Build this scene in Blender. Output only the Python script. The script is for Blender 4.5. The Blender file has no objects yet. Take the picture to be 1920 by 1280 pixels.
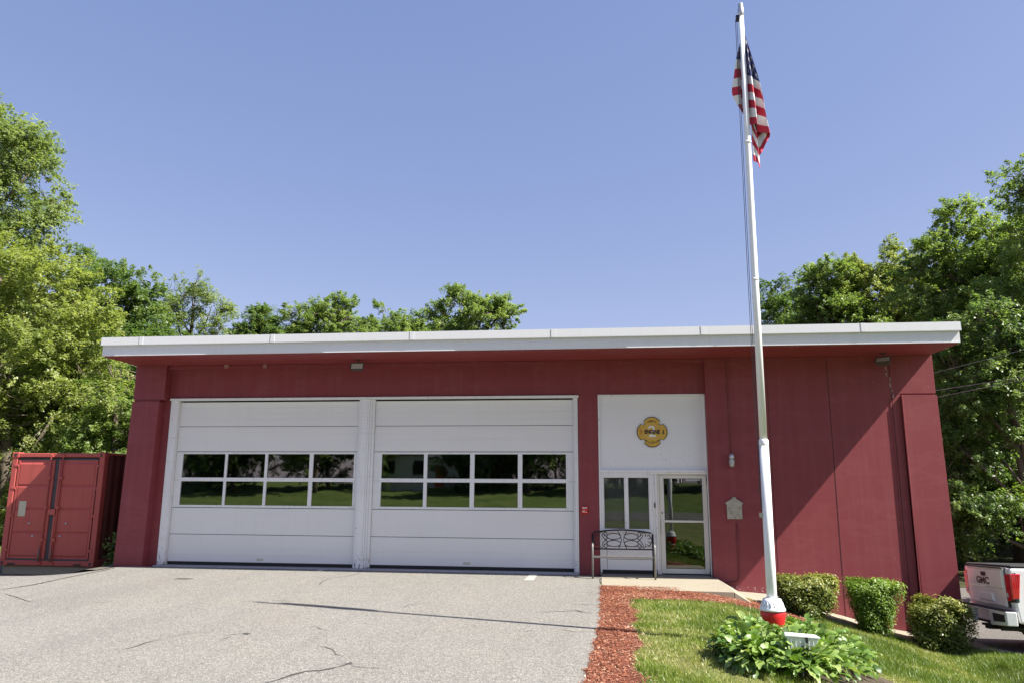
import bpy, bmesh, math, random
import numpy as np
from mathutils import Vector, Matrix
R = math.radians
scn = bpy.context.scene
COL = scn.collection
rng = np.random.default_rng(7)
random.seed(7)

# ------------------------------------------------------------------ camera frame (measured from the photograph)
CK = .68
FPX = 1378.36
PITCH, YAW, ROLL = R(10.87058), R(6.73503), R(0.308084)
CAM = np.array([0, -24.09364 * CK, 2.7 * CK])
def ray(px, py):
    u = (px - 960) / FPX; v = (640 - py) / FPX
    cr, sr, cp, sp, cy, sy = math.cos(ROLL), math.sin(ROLL), math.cos(PITCH), math.sin(PITCH), math.cos(YAW), math.sin(YAW)
    x = cr * u - sr * v; z2 = sr * u + cr * v
    y = cp - sp * z2; z = sp + cp * z2
    return np.array([cy * x - sy * y, sy * x + cy * y, z])
def at(px, py, Y=0.0):
    r = ray(px, py); return CAM + r * (Y - CAM[1]) / r[1]
def on(px, py, Z=-.08):
    r = ray(px, py); return CAM + r * (Z - CAM[2]) / r[2]

# ------------------------------------------------------------------ terrain
def sm(t):
    t = np.clip(t, 0, 1); return t * t * (3 - 2 * t)
def g(x, y):
    x = np.asarray(x, float); y = np.asarray(y, float)
    fall = np.clip((np.sqrt((x - 2.0) ** 2 + .25) + (x - 2.0)) / 2, 0, 4.35) * .26
    back = sm((-y - 14) / 8)
    left = .3 * sm((-11.25 - x) / 1.0) * sm((y + 2.2) / 1.6)
    hill = np.clip(-y - 32, 0, 26) * .075
    h = -.08 - fall * (1 - back) - left + hill
    w_ = sm((x - 5.9) / .9) * (1 - sm((-y - 9) / 6))
    return h * (1 - w_) + lotz(y) * w_
def lotz(y): return -1.045 - .07 * np.clip(np.asarray(y, float) + 1.9, -2.5, 2.6)
LEY = [0, .5, 1.0, 1.6, 2.0, 3.0, 6, 12, 30]; LEX = [6.70, 6.75, 6.87, 7.10, 7.30, 7.95, 10, 14, 24]
def gz(x, y): return float(g(x, y))

# ------------------------------------------------------------------ objects
BASE = {}
def tag(o, label=None, cat=None, group=None, kind=None):
    if label: o['label'] = label
    if cat: o['category'] = cat
    if group: o['group'] = group
    if kind: o['kind'] = kind
    return o
def thing(name, loc, label, cat, group=None, rz=0.0):
    o = bpy.data.objects.new(name, None); COL.objects.link(o)
    o.location = loc; o.rotation_euler = (0, 0, rz); o.empty_display_size = .2
    tag(o, label, cat, group)
    BASE[o.name] = Matrix.Translation(Vector(loc)) @ Matrix.Rotation(rz, 4, 'Z')
    return o
def link(name, me, parent=None, local=False):
    """verts are in world coordinates unless local=True (then in the root thing's own frame)"""
    o = bpy.data.objects.new(name, me); COL.objects.link(o)
    if parent is not None:
        o.parent = parent
        root = BASE[parent.name]
        if not local:
            me.transform(root.inverted())
        if parent.parent is None:
            BASE[o.name] = root
    else:
        BASE[o.name] = Matrix.Identity(4)
    return o
def face_out(o):
    if o.data.polygons[0].normal.y > 0: o.data.flip_normals()
    return o
class MB:
    def __init__(s): s.v = []; s.f = []; s.m = []; s.mi = 0; s.smooth = []
    def add(s, vs, fs, smooth=False):
        b = len(s.v); s.v += [tuple(map(float, p)) for p in vs]
        for f in fs: s.f.append(tuple(b + i for i in f)); s.m.append(s.mi); s.smooth.append(smooth)
        return s
    def box(s, x0, x1, y0, y1, z0, z1):
        if x0 > x1: x0, x1 = x1, x0
        if y0 > y1: y0, y1 = y1, y0
        if z0 > z1: z0, z1 = z1, z0
        return s.add([(x0,y0,z0),(x1,y0,z0),(x1,y1,z0),(x0,y1,z0),(x0,y0,z1),(x1,y0,z1),(x1,y1,z1),(x0,y1,z1)],
              [(0,3,2,1),(4,5,6,7),(0,1,5,4),(1,2,6,5),(2,3,7,6),(3,0,4,7)])
    def hexa(s, p):   # 8 points: bottom 4, top 4
        return s.add(p, [(0,3,2,1),(4,5,6,7),(0,1,5,4),(1,2,6,5),(2,3,7,6),(3,0,4,7)])
    def tube(s, pts, r, n=8, cap=True, smooth=True):
        pts = [Vector(p) for p in pts]
        rs = r if isinstance(r, (list, tuple)) else [r] * len(pts)
        up = Vector((0, 0, 1)); vs = []; last = None
        for i, p in enumerate(pts):
            d = (pts[min(i + 1, len(pts) - 1)] - pts[max(i - 1, 0)])
            if d.length < 1e-9: d = Vector((0,0,1))
            d.normalize()
            a = last if last is not None else (up if abs(d.z) < .9 else Vector((1, 0, 0)))
            a = a - d * a.dot(d)
            if a.length < 1e-6: a = d.orthogonal()
            a.normalize(); last = a; b = d.cross(a)
            for k in range(n):
                t = 2 * math.pi * k / n
                vs.append(p + a * (rs[i] * math.cos(t)) + b * (rs[i] * math.sin(t)))
        fs = []
        for i in range(len(pts) - 1):
            for k in range(n):
                fs.append((i*n+k, i*n+(k+1) % n, (i+1)*n+(k+1) % n, (i+1)*n+k))
        s.add(vs, fs, smooth)
        if cap:
            b = len(s.v) - len(vs)
            s.f.append(tuple(b + k for k in reversed(range(n)))); s.m.append(s.mi); s.smooth.append(False)
            e = b + (len(pts) - 1) * n
            s.f.append(tuple(e + k for k in range(n))); s.m.append(s.mi); s.smooth.append(False)
        return s
    def lathe(s, prof, c, n=24, smooth=True):
        vs = []; fs = []
        for (r, z) in prof:
            for k in range(n):
                t = 2*math.pi*k/n; vs.append((c[0]+r*math.cos(t), c[1]+r*math.sin(t), c[2]+z))
        for i in range(len(prof)-1):
            for k in range(n): fs.append((i*n+k, i*n+(k+1) % n, (i+1)*n+(k+1) % n, (i+1)*n+k))
        fs.append(tuple(reversed(range(n)))); fs.append(tuple((len(prof)-1)*n+k for k in range(n)))
        return s.add(vs, fs, smooth)
    def prismY(s, poly, y0, y1):   # poly in (x,z)
        n = len(poly)
        vs = [(x, y0, z) for x, z in poly] + [(x, y1, z) for x, z in poly]
        return s.add(vs, [tuple(range(n)), tuple(reversed(range(n, 2*n)))] + [(i, i+n, (i+1) % n + n, (i+1) % n) for i in range(n)])
    def prismX(s, poly, x0, x1):   # poly in (y,z)
        n = len(poly)
        vs = [(x0, y, z) for y, z in poly] + [(x1, y, z) for y, z in poly]
        return s.add(vs, [tuple(range(n)), tuple(reversed(range(n, 2*n)))] + [(i, i+n, (i+1) % n + n, (i+1) % n) for i in range(n)])
    def mesh(s, name, mats):
        me = bpy.data.meshes.new(name); me.from_pydata(s.v, [], s.f)
        for m in (mats if isinstance(mats, (list, tuple)) else [mats]): me.materials.append(m)
        me.polygons.foreach_set('material_index', s.m)
        me.polygons.foreach_set('use_smooth', s.smooth)
        bm = bmesh.new(); bm.from_mesh(me); bmesh.ops.recalc_face_normals(bm, faces=bm.faces); bm.to_mesh(me); bm.free()
        return me
    def build(s, name, mats, parent=None, bevel=0, local=False, seg=1, label=None):
        o = link(name, s.mesh(name, mats), parent, local)
        if bevel:
            b = o.modifiers.new('bevel', 'BEVEL'); b.width = bevel; b.segments = seg; b.limit_method = 'ANGLE'; b.angle_limit = R(40)
            b.harden_normals = False
        if label: o['label'] = label
        return o
def fast_mesh(name, V, loops, per, mats, attr=None, smooth=False):
    """V (n,3), loops flat vertex indices, per = verts per face"""
    me = bpy.data.meshes.new(name)
    nf = len(loops) // per
    me.vertices.add(len(V)); me.vertices.foreach_set('co', np.asarray(V, np.float32).ravel())
    me.loops.add(len(loops)); me.loops.foreach_set('vertex_index', np.asarray(loops, np.int32))
    me.polygons.add(nf); me.polygons.foreach_set('loop_start', np.arange(nf, dtype=np.int32) * per)
    me.polygons.foreach_set('loop_total', np.full(nf, per, np.int32))
    if smooth: me.polygons.foreach_set('use_smooth', np.ones(nf, bool))
    if attr is not None:
        a = me.attributes.new('tint', 'FLOAT', 'FACE'); a.data.foreach_set('value', np.asarray(attr, np.float32))
    for m in (mats if isinstance(mats, (list, tuple)) else [mats]): me.materials.append(m)
    me.update(calc_edges=True)
    return me

# ------------------------------------------------------------------ materials
MATS = {}
class NT:
    def __init__(s, name):
        s.m = bpy.data.materials.new(name); s.m.use_nodes = True
        s.t = s.m.node_tree; s.p = s.t.nodes['Principled BSDF']; s.out = s.t.nodes['Material Output']
        s.tc = s.t.nodes.new('ShaderNodeTexCoord')
        s.geo = None
    def n(s, kind, **kw):
        nd = s.t.nodes.new(kind)
        for k, v in kw.items(): setattr(nd, k, v)
        return nd
    def l(s, a, b): s.t.links.new(a, b)
    def pos(s):
        if s.geo is None: s.geo = s.n('ShaderNodeNewGeometry')
        return s.geo.outputs['Position']
    def mapped(s, src, scale):
        mp = s.n('ShaderNodeMapping'); mp.inputs['Scale'].default_value = scale
        s.l(src, mp.inputs['Vector']); return mp.outputs[0]
    def noise(s, vec, scale, detail=3, rough=.55, dist=0):
        nd = s.n('ShaderNodeTexNoise'); nd.inputs['Scale'].default_value = scale; nd.inputs['Detail'].default_value = detail
        nd.inputs['Roughness'].default_value = rough; nd.inputs['Distortion'].default_value = dist
        s.l(vec, nd.inputs['Vector']); return nd.outputs['Fac']
    def vor(s, vec, scale, out='Distance'):
        nd = s.n('ShaderNodeTexVoronoi'); nd.inputs['Scale'].default_value = scale
        s.l(vec, nd.inputs['Vector']); return nd.outputs[out]
    def ramp(s, fac, stops, interp='LINEAR'):
        r = s.n('ShaderNodeValToRGB'); r.color_ramp.interpolation = interp
        els = r.color_ramp.elements
        while len(els) < len(stops): els.new(.5)
        for e, (p, c) in zip(els, stops):
            e.position = p; e.color = (*c, 1) if isinstance(c, (tuple, list)) else (c, c, c, 1)
        s.l(fac, r.inputs[0]); return r.outputs[0]
    def mix(s, f, a, b, mode='MIX'):
        nd = s.n('ShaderNodeMix', data_type='RGBA', blend_type=mode)
        for sock, val in ((nd.inputs[0], f), (nd.inputs[6], a), (nd.inputs[7], b)):
            if hasattr(val, 'is_linked'): s.l(val, sock)
            elif isinstance(val, (tuple, list)): sock.default_value = (*val, 1)
            else: sock.default_value = val
        return nd.outputs[2]
    def math(s, op, a, b=None, clamp=False):
        nd = s.n('ShaderNodeMath', operation=op); nd.use_clamp = clamp
        for sock, val in ((nd.inputs[0], a), (nd.inputs[1], b)):
            if val is None: continue
            if hasattr(val, 'is_linked'): s.l(val, sock)
            else: sock.default_value = val
        return nd.outputs[0]
    def bump(s, h, strength, dist=.01):
        b = s.n('ShaderNodeBump'); b.inputs['Strength'].default_value = strength; b.inputs['Distance'].default_value = dist
        s.l(h, b.inputs['Height']); s.l(b.outputs[0], s.p.inputs['Normal'])
    def set(s, rough=.6, metal=0, spec=.5, color=None):
        s.p.inputs['Roughness'].default_value = rough; s.p.inputs['Metallic'].default_value = metal
        s.p.inputs['Specular IOR Level'].default_value = spec
        if color is not None:
            if hasattr(color, 'is_linked'): s.l(color, s.p.inputs['Base Color'])
            else: s.p.inputs['Base Color'].default_value = (*color, 1)
        return s.m

def simple(name, col, rough=.5, metal=0, var=.12, scale=6, spec=.5, bump=0, bscale=40):
    t = NT(name); v = t.pos()
    f = t.noise(v, scale, 4)
    c = t.mix(f, tuple(x * (1 - var) for x in col), tuple(min(1, x * (1 + var)) for x in col))
    if bump: t.bump(t.noise(v, bscale, 3), bump, .004)
    return t.set(rough, metal, spec, c)

def mat_red_wall():
    t = NT('red_wall_paint'); v = t.pos()
    a = t.noise(v, .7, 4); b = t.noise(v, 9, 5)
    c = t.mix(a, (.205, .037, .045), (.235, .046, .053))
    c = t.mix(t.math('MULTIPLY', b, .35), c, (.185, .032, .041))
    # vertical weather streaks, and a dusty lower metre
    st = t.noise(t.mapped(v, (3, 3, .18)), 2.2, 4)
    c = t.mix(t.ramp(st, [(.48, 0), (.75, .5)]), c, (.255, .07, .075))
    sep = t.n('ShaderNodeSeparateXYZ'); t.l(v, sep.inputs[0])
    low = t.ramp(t.math('MULTIPLY', t.math('SUBTRACT', 1.3, sep.outputs[2]), .45), [(.1, 0), (1, .5)])
    c = t.mix(t.math('MULTIPLY', low, t.noise(v, 3, 5)), c, (.25, .075, .085))
    # chipped paint
    ch = t.vor(v, 30)
    chm = t.math('MULTIPLY', t.math('LESS_THAN', ch, .13), t.math('GREATER_THAN', t.noise(v, 1.4, 5), .67))
    hz = t.noise(t.mapped(v, (.5, 1, 1.6)), 1.6, 5, .65)
    c = t.mix(t.ramp(hz, [(.52, 0), (.60, .28), (.63, 0)]), c, (.27, .075, .082))
    c = t.mix(t.ramp(t.noise(v, .9, 5, .6), [(.55, 0), (.6, .22)]), c, (.165, .032, .038))
    c = t.mix(chm, c, (.5, .42, .4))
    # light flakes along the very bottom
    m = t.math('MULTIPLY', t.math('GREATER_THAN', t.noise(t.mapped(v, (1, 1, 2)), 22, 4), .6), t.math('MULTIPLY', t.math('LESS_THAN', sep.outputs[2], -.25), t.math('LESS_THAN', sep.outputs[0], 3.7)))
    m = t.math('MULTIPLY', m, t.math('GREATER_THAN', sep.outputs[2], -.35))
    c = t.mix(m, c, (.55, .5, .48))
    h = t.math('ADD', t.noise(v, 60, 4), t.math('MULTIPLY', t.noise(v, 4, 3), 1.5))
    t.bump(h, .22, .006)
    return t.set(.55, 0, .35, c)
def mat_soffit():
    t = NT('red_soffit_paint'); v = t.pos()
    c = t.mix(t.noise(v, 1.3, 5), (.21, .034, .036), (.26, .046, .048))
    ch = t.math('MULTIPLY', t.math('LESS_THAN', t.vor(t.mapped(v, (1, 2.5, 2.5)), 16), .16), t.math('GREATER_THAN', t.noise(v, 1.7, 3), .56))
    c = t.mix(ch, c, (.6, .5, .45))
    t.bump(t.noise(v, 30, 3), .15, .005)
    return t.set(.5, 0, .4, c)
def mat_white(name, col, dirt=(.45, .44, .4), amt=.5, peel=False, rough=.5, vert=1.0):
    t = NT(name); v = t.pos()
    c = t.mix(t.noise(v, 1.6, 4), tuple(x * .95 for x in col), col)
    st = t.noise(t.mapped(v, (5, 5, .35)), 2.4, 5)
    c = t.mix(t.ramp(st, [(.52, 0), (.85, amt * vert)]), c, dirt)
    hz = t.noise(t.mapped(v, (.12, 1, 9)), 2, 4)
    c = t.mix(t.ramp(hz, [(.55, 0), (.8, amt * .6)]), c, dirt)
    if peel:
        sep = t.n('ShaderNodeSeparateXYZ'); t.l(v, sep.inputs[0])
        low = t.math('MULTIPLY', t.math('SUBTRACT', .45, sep.outputs[2]), .28, True)
        n = t.noise(t.mapped(v, (3, 3, .8)), 13, 5)
        m = t.math('GREATER_THAN', t.math('ADD', n, low), .70)
        c = t.mix(m, c, (.15, .14, .12))
    return t.set(rough, 0, .4, c)
def mat_flecked():
    mat_white('white_panel_paint', (.76, .77, .79), (.6, .6, .6), .22)
    t = NT('white_panel_flecked'); v = t.pos()
    c = t.mix(t.noise(v, 1.2, 4), (.72, .73, .75), (.78, .79, .81))
    sep = t.n('ShaderNodeSeparateXYZ'); t.l(v, sep.inputs[0])
    band = t.ramp(sep.outputs[2], [(.0, 0), (1, 0)])
    z = t.math('ABSOLUTE', t.math('SUBTRACT', sep.outputs[2], 2.42)); near = t.math('SUBTRACT', .30, z, True)
    f = t.math('ADD', t.noise(t.mapped(v, (1.5, 1, 1)), 26, 4, .6), t.math('MULTIPLY', near, .28))
    f = t.math('ADD', f, t.math('MULTIPLY', t.noise(v, 2.2, 2), .12))
    c = t.mix(t.math('GREATER_THAN', f, .80), c, (.3, .29, .28))
    return t.set(.55, 0, .4, c)
def mat_asphalt(name, dark=1.0, warm=1.0):
    t = NT(name); v = t.pos()
    c = t.mix(t.noise(v, .35, 5, .6), (.228*dark*warm, .218*dark, .193*dark), (.285*dark*warm, .274*dark, .249*dark))
    c = t.mix(t.ramp(t.noise(v, .55, 5, .65), [(.5, 0), (.72, .4)]), c, (.30*dark, .268*dark, .215*dark))
    # faint wheel tracks running out of the bays
    tr = t.noise(t.mapped(v, (1.1, .12, 1)), 1.2, 3)
    c = t.mix(t.ramp(tr, [(.5, 0), (.7, .28)]), c, (.17*dark, .165*dark, .155*dark))
    def speck(scale, stops):
        cell = t.vor(v, scale, 'Color'); bw = t.n('ShaderNodeRGBToBW'); t.l(cell, bw.inputs[0]); return t.ramp(bw.outputs[0], stops)
    c = t.mix(1.0, c, speck(105, [(.1, .48), (.4, .85), (.7, 1.12), (.92, 1.75)]), 'MULTIPLY')
    c = t.mix(1.0, c, speck(46, [(.15, .82), (.5, 1.0), (.85, 1.2)]), 'MULTIPLY')
    stn = t.ramp(t.noise(v, 1.3, 6, .75, .4), [(.63, 0), (.70, .4)])
    c = t.mix(stn, c, (.10*dark, .092*dark, .085*dark))
    dr = t.vor(v, 3.1); drm = t.math('MULTIPLY', t.math('LESS_THAN', dr, .05), t.math('GREATER_THAN', t.noise(v, .9, 2), .5))
    c = t.mix(t.math('MULTIPLY', drm, .6), c, (.07*dark, .066*dark, .06*dark))
    t.bump(t.math('ADD', t.vor(v, 105), t.math('MULTIPLY', t.vor(v, 30), .8)), .5, .006)
    return t.set(.85, 0, .3, c)
def mat_leaf(name, lo, mid, hi, trans=.3):
    t = NT(name)
    a = t.n('ShaderNodeAttribute', attribute_name='tint')
    c = t.ramp(a.outputs['Fac'], [(0, lo), (.5, mid), (1, hi)])
    t.set(.42, 0, .5, c)
    tr = t.n('ShaderNodeBsdfTranslucent'); t.l(t.mix(1.0, c, (1.15, 1.25, .55), 'MULTIPLY'), tr.inputs[0])
    mx = t.n('ShaderNodeMixShader'); mx.inputs[0].default_value = trans
    t.l(t.p.outputs[0], mx.inputs[1]); t.l(tr.outputs[0], mx.inputs[2]); t.l(mx.outputs[0], t.out.inputs[0])
    return t.m
def mat_glass(name, tint=(.12, .14, .14), ior=1.9):
    t = NT(name); t.t.nodes.remove(t.p)
    tr = t.n('ShaderNodeBsdfTransparent'); tr.inputs[0].default_value = (*tint, 1)
    gl = t.n('ShaderNodeBsdfGlossy'); gl.inputs['Roughness'].default_value = .015; gl.inputs[0].default_value = (.95, 1, .97, 1)
    b = t.n('ShaderNodeBump'); b.inputs['Strength'].default_value = .05; b.inputs['Distance'].default_value = .02
    t.l(t.noise(t.pos(), 1.6, 2), b.inputs['Height']); t.l(b.outputs[0], gl.inputs['Normal'])
    fr = t.n('ShaderNodeFresnel'); fr.inputs[0].default_value = ior
    mx = t.n('ShaderNodeMixShader'); t.l(fr.outputs[0], mx.inputs[0]); t.l(tr.outputs[0], mx.inputs[1]); t.l(gl.outputs[0], mx.inputs[2])
    t.l(mx.outputs[0], t.out.inputs[0]); return t.m
def mat_bark(name, col):
    t = NT(name); v = t.mapped(t.pos(), (6, 6, 1.2))
    n = t.noise(v, 3, 5); c = t.mix(n, tuple(x * .5 for x in col), tuple(x * 1.3 for x in col))
    t.bump(n, .6, .03); return t.set(.9, 0, .2, c)
def mat_soil(name, a, b, scale=4):
    t = NT(name); v = t.pos()
    c = t.mix(t.ramp(t.noise(v, scale, 6, .7), [(.35, 0), (.65, 1)]), a, b)
    c = t.mix(1.0, c, t.ramp(t.noise(v, scale * 14, 3), [(.3, .65), (.7, 1.3)]), 'MULTIPLY')
    t.bump(t.noise(v, 40, 4), .5, .02); return t.set(.95, 0, .15, c)
def mat_container(name):
    t = NT(name); v = t.pos()
    c = t.mix(t.noise(v, 1.1, 4), (.34, .060, .052), (.42, .088, .074))
    st = t.noise(t.mapped(v, (4, 4, .3)), 2.5, 5)
    c = t.mix(t.ramp(st, [(.5, 0), (.8, .5)]), c, (.22, .05, .04))
    ru = t.math('GREATER_THAN', t.noise(v, 7, 6, .7), .69)
    c = t.mix(ru, c, (.10, .045, .03))
    t.bump(t.noise(v, 18, 4), .2, .006); return t.set(.55, 0, .4, c)

M = dict(
    red=mat_red_wall(), soffit=mat_soffit(),
    fascia=mat_white('white_fascia_metal', (.72, .73, .74), (.5, .5, .5), .25, rough=.4),
    edge=mat_white('white_roof_edge', (.56, .57, .58), (.42, .42, .42), .25, rough=.5),
    door=mat_white('white_door_panel', (.76, .765, .76), (.56, .54, .49), .35, rough=.45, vert=.3),
    frame=mat_white('white_frame_paint', (.78, .79, .8), (.42, .4, .36), .4, True),
    cream=mat_white('cream_aluminium', (.66, .65, .60), (.5, .48, .42), .25, rough=.35),
    panel=mat_flecked(),
    asphalt=mat_asphalt('asphalt', .80), lot=mat_asphalt('lot_asphalt', .5), road=mat_asphalt('road_asphalt', .5),
    crack=simple('crack_fill', (.05, .047, .042), .95), patch=simple('dark_patch', (.07, .068, .06), .95, var=.4, scale=30),
    whiteline=simple('worn_line_paint', (.36, .35, .32), .7, var=.25, scale=25),
    concrete=None, black=simple('black_metal', (.018, .019, .021), .4, .3), rubber=simple('black_rubber', (.02, .02, .02), .8),
    wornmetal=simple('worn_grey_metal', (.20, .20, .19), .5, .5, .5, 30), dark=simple('dark_interior', (.05, .05, .05), .9),
    sillblue=simple('grey_sill_concrete', (.30, .31, .33), .8, 0, .3, 12, bump=.2),
    glass=mat_glass('window_glass', (.2, .22, .22), 2.5), glass2=mat_glass('entry_glass', (.3, .32, .32), 2.0), glass3=mat_glass('entry_window_glass', (.6, .62, .62), 1.8),
    gasket=simple('dark_gasket', (.03, .03, .03), .6),
    interior=simple('interior_wall', (.32, .33, .33), .8, 0, .4, 2), floor=simple('interior_floor', (.12, .12, .115), .6),
    cont=mat_container('red_container_paint'), contgap=simple('container_gasket', (.05, .05, .055), .7, 0, .3, 10),
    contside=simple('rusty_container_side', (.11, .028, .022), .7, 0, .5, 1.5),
    galv=simple('galvanised_metal', (.5, .5, .5), .35, .7, .2, 20), platelt=simple('label_plate', (.45, .43, .33), .6, 0, .3, 30),
    pole=simple('white_pole_paint', (.80, .81, .82), .35, 0, .06, 12), redcast=simple('red_cast_paint', (.55, .015, .02), .35, 0, .2, 14),
    rope=simple('white_rope', (.6, .6, .58), .8), darkrope=simple('dark_cable', (.06, .06, .07), .8),
    flagred=simple('flag_red', (.46, .022, .05), .8, 0, .08), flagwhite=simple('flag_white', (.74, .73, .72), .8, 0, .05),
    flagblue=simple('flag_blue', (.035, .045, .17), .8, 0, .1),
    gold=simple('gold_badge', (.58, .36, .05), .5, .0, .35, 18), goldlt=simple('pale_gold_line', (.55, .42, .16), .5),
    badgeblack=simple('badge_black', (.03, .022, .02), .6), badgewhite=simple('badge_white', (.75, .73, .68), .6),
    badgered=simple('badge_red', (.42, .1, .02), .6), alarmred=simple('alarm_red', (.62, .012, .02), .3),
    lampglass=simple('lamp_glass', (.5, .54, .55), .12, 0, .25, 60, .8), bronze=simple('bronze_housing', (.06, .055, .045), .5, .2),
    verdigris=simple('weathered_metal_plate', (.36, .34, .28), .75, 0, .45, 14), redpipe=simple('red_painted_pipe', (.17, .03, .036), .5),
    lightwhite=simple('white_lamp_housing', (.72, .75, .75), .4, 0, .12, 10),
    truck=None, lens=None, slot=simple('slot_shadow_grey', (.5, .52, .55), .7), chrome=simple('bright_trim', (.6, .6, .6), .15, .9), tyre=simple('tyre_rubber', (.02, .02, .021), .85, bump=.3),
    blackplastic=simple('black_plastic', (.025, .025, .027), .55), plate=simple('licence_plate', (.62, .63, .66), .5, 0, .3, 50),
    tglass=simple('tinted_glass', (.015, .018, .02), .05, 0, .1, 3, .8),
    soil=mat_soil('dark_soil', (.05, .038, .028), (.10, .08, .06)), dirt=mat_soil('gravelly_dirt', (.10, .09, .075), (.19, .17, .14)),
    lawn=mat_soil('lawn_thatch', (.075, .115, .026), (.17, .165, .065), 1.6), ground=mat_soil('ground_grass', (.06, .10, .02), (.12, .15, .04), .4),
    under=mat_soil('woodland_ground', (.03, .035, .015), (.07, .07, .03), 1),
    house=mat_white('cream_siding', (.6, .6, .56), amt=.2), hroof=simple('shingle_roof', (.07, .07, .075), .9, 0, .3, 8),
    bark=mat_bark('bark', (.13, .105, .08)), woodpole=mat_bark('weathered_wood', (.2, .16, .12)),
)
def mat_concrete():
    t = NT('concrete'); v = t.pos()
    c = t.mix(t.noise(v, 1.4, 5), (.27, .24, .18), (.34, .305, .235))
    c = t.mix(t.ramp(t.noise(v, 6, 5, .7), [(.55, 0), (.75, .5)]), c, (.20, .175, .13))
    c = t.mix(1.0, c, t.ramp(t.noise(v, 90, 2), [(.3, .82), (.7, 1.15)]), 'MULTIPLY')
    t.bump(t.noise(v, 50, 4), .25, .006); return t.set(.85, 0, .25, c)
M['concrete'] = mat_concrete()
def mat_truck():
    t = NT('pearl_white_car_paint'); v = t.pos()
    c = t.mix(t.noise(v, 2, 3), (.80, .80, .79), (.85, .85, .84)); t.set(.3, 0, .5, c)
    t.p.inputs['Coat Weight'].default_value = .8; t.p.inputs['Coat Roughness'].default_value = .04
    return t.m
M['truck'] = mat_truck()
def mat_lens():
    t = NT('red_tail_lens'); v = t.mapped(t.pos(), (1, 1, 1))
    w = t.n('ShaderNodeTexWave'); w.inputs['Scale'].default_value = 9; w.inputs['Distortion'].default_value = 1; t.l(v, w.inputs[0])
    c = t.mix(w.outputs['Fac'], (.28, .004, .01), (.62, .02, .03)); t.set(.08, 0, .6, c)
    t.p.inputs['Coat Weight'].default_value = 1; return t.m
M['lens'] = mat_lens()
L = dict(
    yellow=mat_leaf('leaf_yellow_green', (.14, .18, .05), (.28, .33, .10), (.44, .46, .20), .5),
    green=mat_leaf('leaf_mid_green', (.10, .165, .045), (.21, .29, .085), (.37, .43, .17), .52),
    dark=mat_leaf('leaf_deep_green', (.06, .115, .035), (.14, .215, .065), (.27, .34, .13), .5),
    grey=mat_leaf('leaf_grey_green', (.12, .175, .065), (.22, .28, .11), (.36, .41, .20), .5),
    shrub=mat_leaf('leaf_shrub', (.06, .095, .02), (.23, .27, .06), (.42, .37, .12), .38),
    box=mat_leaf('leaf_trimmed_shrub', (.06, .115, .018), (.21, .32, .045), (.38, .50, .09), .38),
    hosta=mat_leaf('leaf_hosta', (.06, .125, .022), (.145, .25, .04), (.33, .42, .13), .3),
    grass=mat_leaf('grass_blade', (.10, .165, .020), (.21, .275, .042), (.42, .37, .15), .25),
    chip=None)
def mat_chip():
    t = NT('mulch_chips'); a = t.n('ShaderNodeAttribute', attribute_name='tint')
    c = t.ramp(a.outputs['Fac'], [(0, (.09, .028, .016)), (.35, (.25, .082, .045)), (.68, (.38, .165, .095)), (.88, (.52, .33, .23)), (1, (.66, .50, .38))])
    return t.set(.9, 0, .2, c)
L['chip'] = mat_chip()
M['mulch'] = mat_soil('mulch_base', (.08, .028, .018), (.17, .062, .038), 5)

def text_faces(mb, s, size, org, ux=(1,0,0), uz=(0,0,1), thick=0.0, align='CENTER', squash=1.0, bold=.02):
    """lay flat lettering into mb: org = centre, ux = reading direction, uz = up direction"""
    cu = bpy.data.curves.new('t', 'FONT'); cu.body = s; cu.size = size; cu.align_x = align; cu.align_y = 'CENTER'
    cu.offset = size * bold
    o = bpy.data.objects.new('t', cu); COL.objects.link(o)
    dg = bpy.context.evaluated_depsgraph_get(); me = bpy.data.meshes.new_from_object(o.evaluated_get(dg))
    ux = Vector(ux); uz = Vector(uz); org = Vector(org)
    mb.add([org + ux * (v.co.x * squash) + uz * v.co.y for v in me.vertices], [tuple(p.vertices) for p in me.polygons])
    bpy.data.objects.remove(o); bpy.data.curves.remove(cu); bpy.data.meshes.remove(me)

# ================================================================== GROUND
def loft(mb, ys, xl, xr, n, off):
    rows = []
    for y in ys:
        xs = np.linspace(xl(y), xr(y), n)
        rows.append([(x, y, gz(x, y) + off) for x in xs])
    vs = [p for r in rows for p in r]; fs = []
    for i in range(len(rows) - 1):
        for k in range(n - 1): fs.append((i*n+k, i*n+k+1, (i+1)*n+k+1, (i+1)*n+k))
    mb.add(vs, fs, True)
def struct(name, mb, mat, **kw):
    o = mb.build(name, mat, **kw); o['kind'] = 'structure'; return o
axx = np.unique(np.concatenate([np.linspace(-500, 500, 21), np.linspace(-60, 60, 61), np.linspace(-16, 12, 113)]))
axy = np.unique(np.concatenate([np.linspace(-500, 500, 21), np.linspace(-70, 60, 66), np.linspace(-12, 4, 33)]))
XX, YY = np.meshgrid(axx, axy); Z = g(XX, YY) - .06
V = np.stack([XX.ravel(), YY.ravel(), Z.ravel()], 1); nx = len(axx)
I, J = np.meshgrid(np.arange(nx - 1), np.arange(len(axy) - 1)); q = (J * nx + I).ravel()
lp = np.stack([q, q + 1, q + nx + 1, q + nx], 1).ravel()
o = link('ground', fast_mesh('ground', V, lp, 4, M['ground'], smooth=True)); o['kind'] = 'structure'

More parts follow.
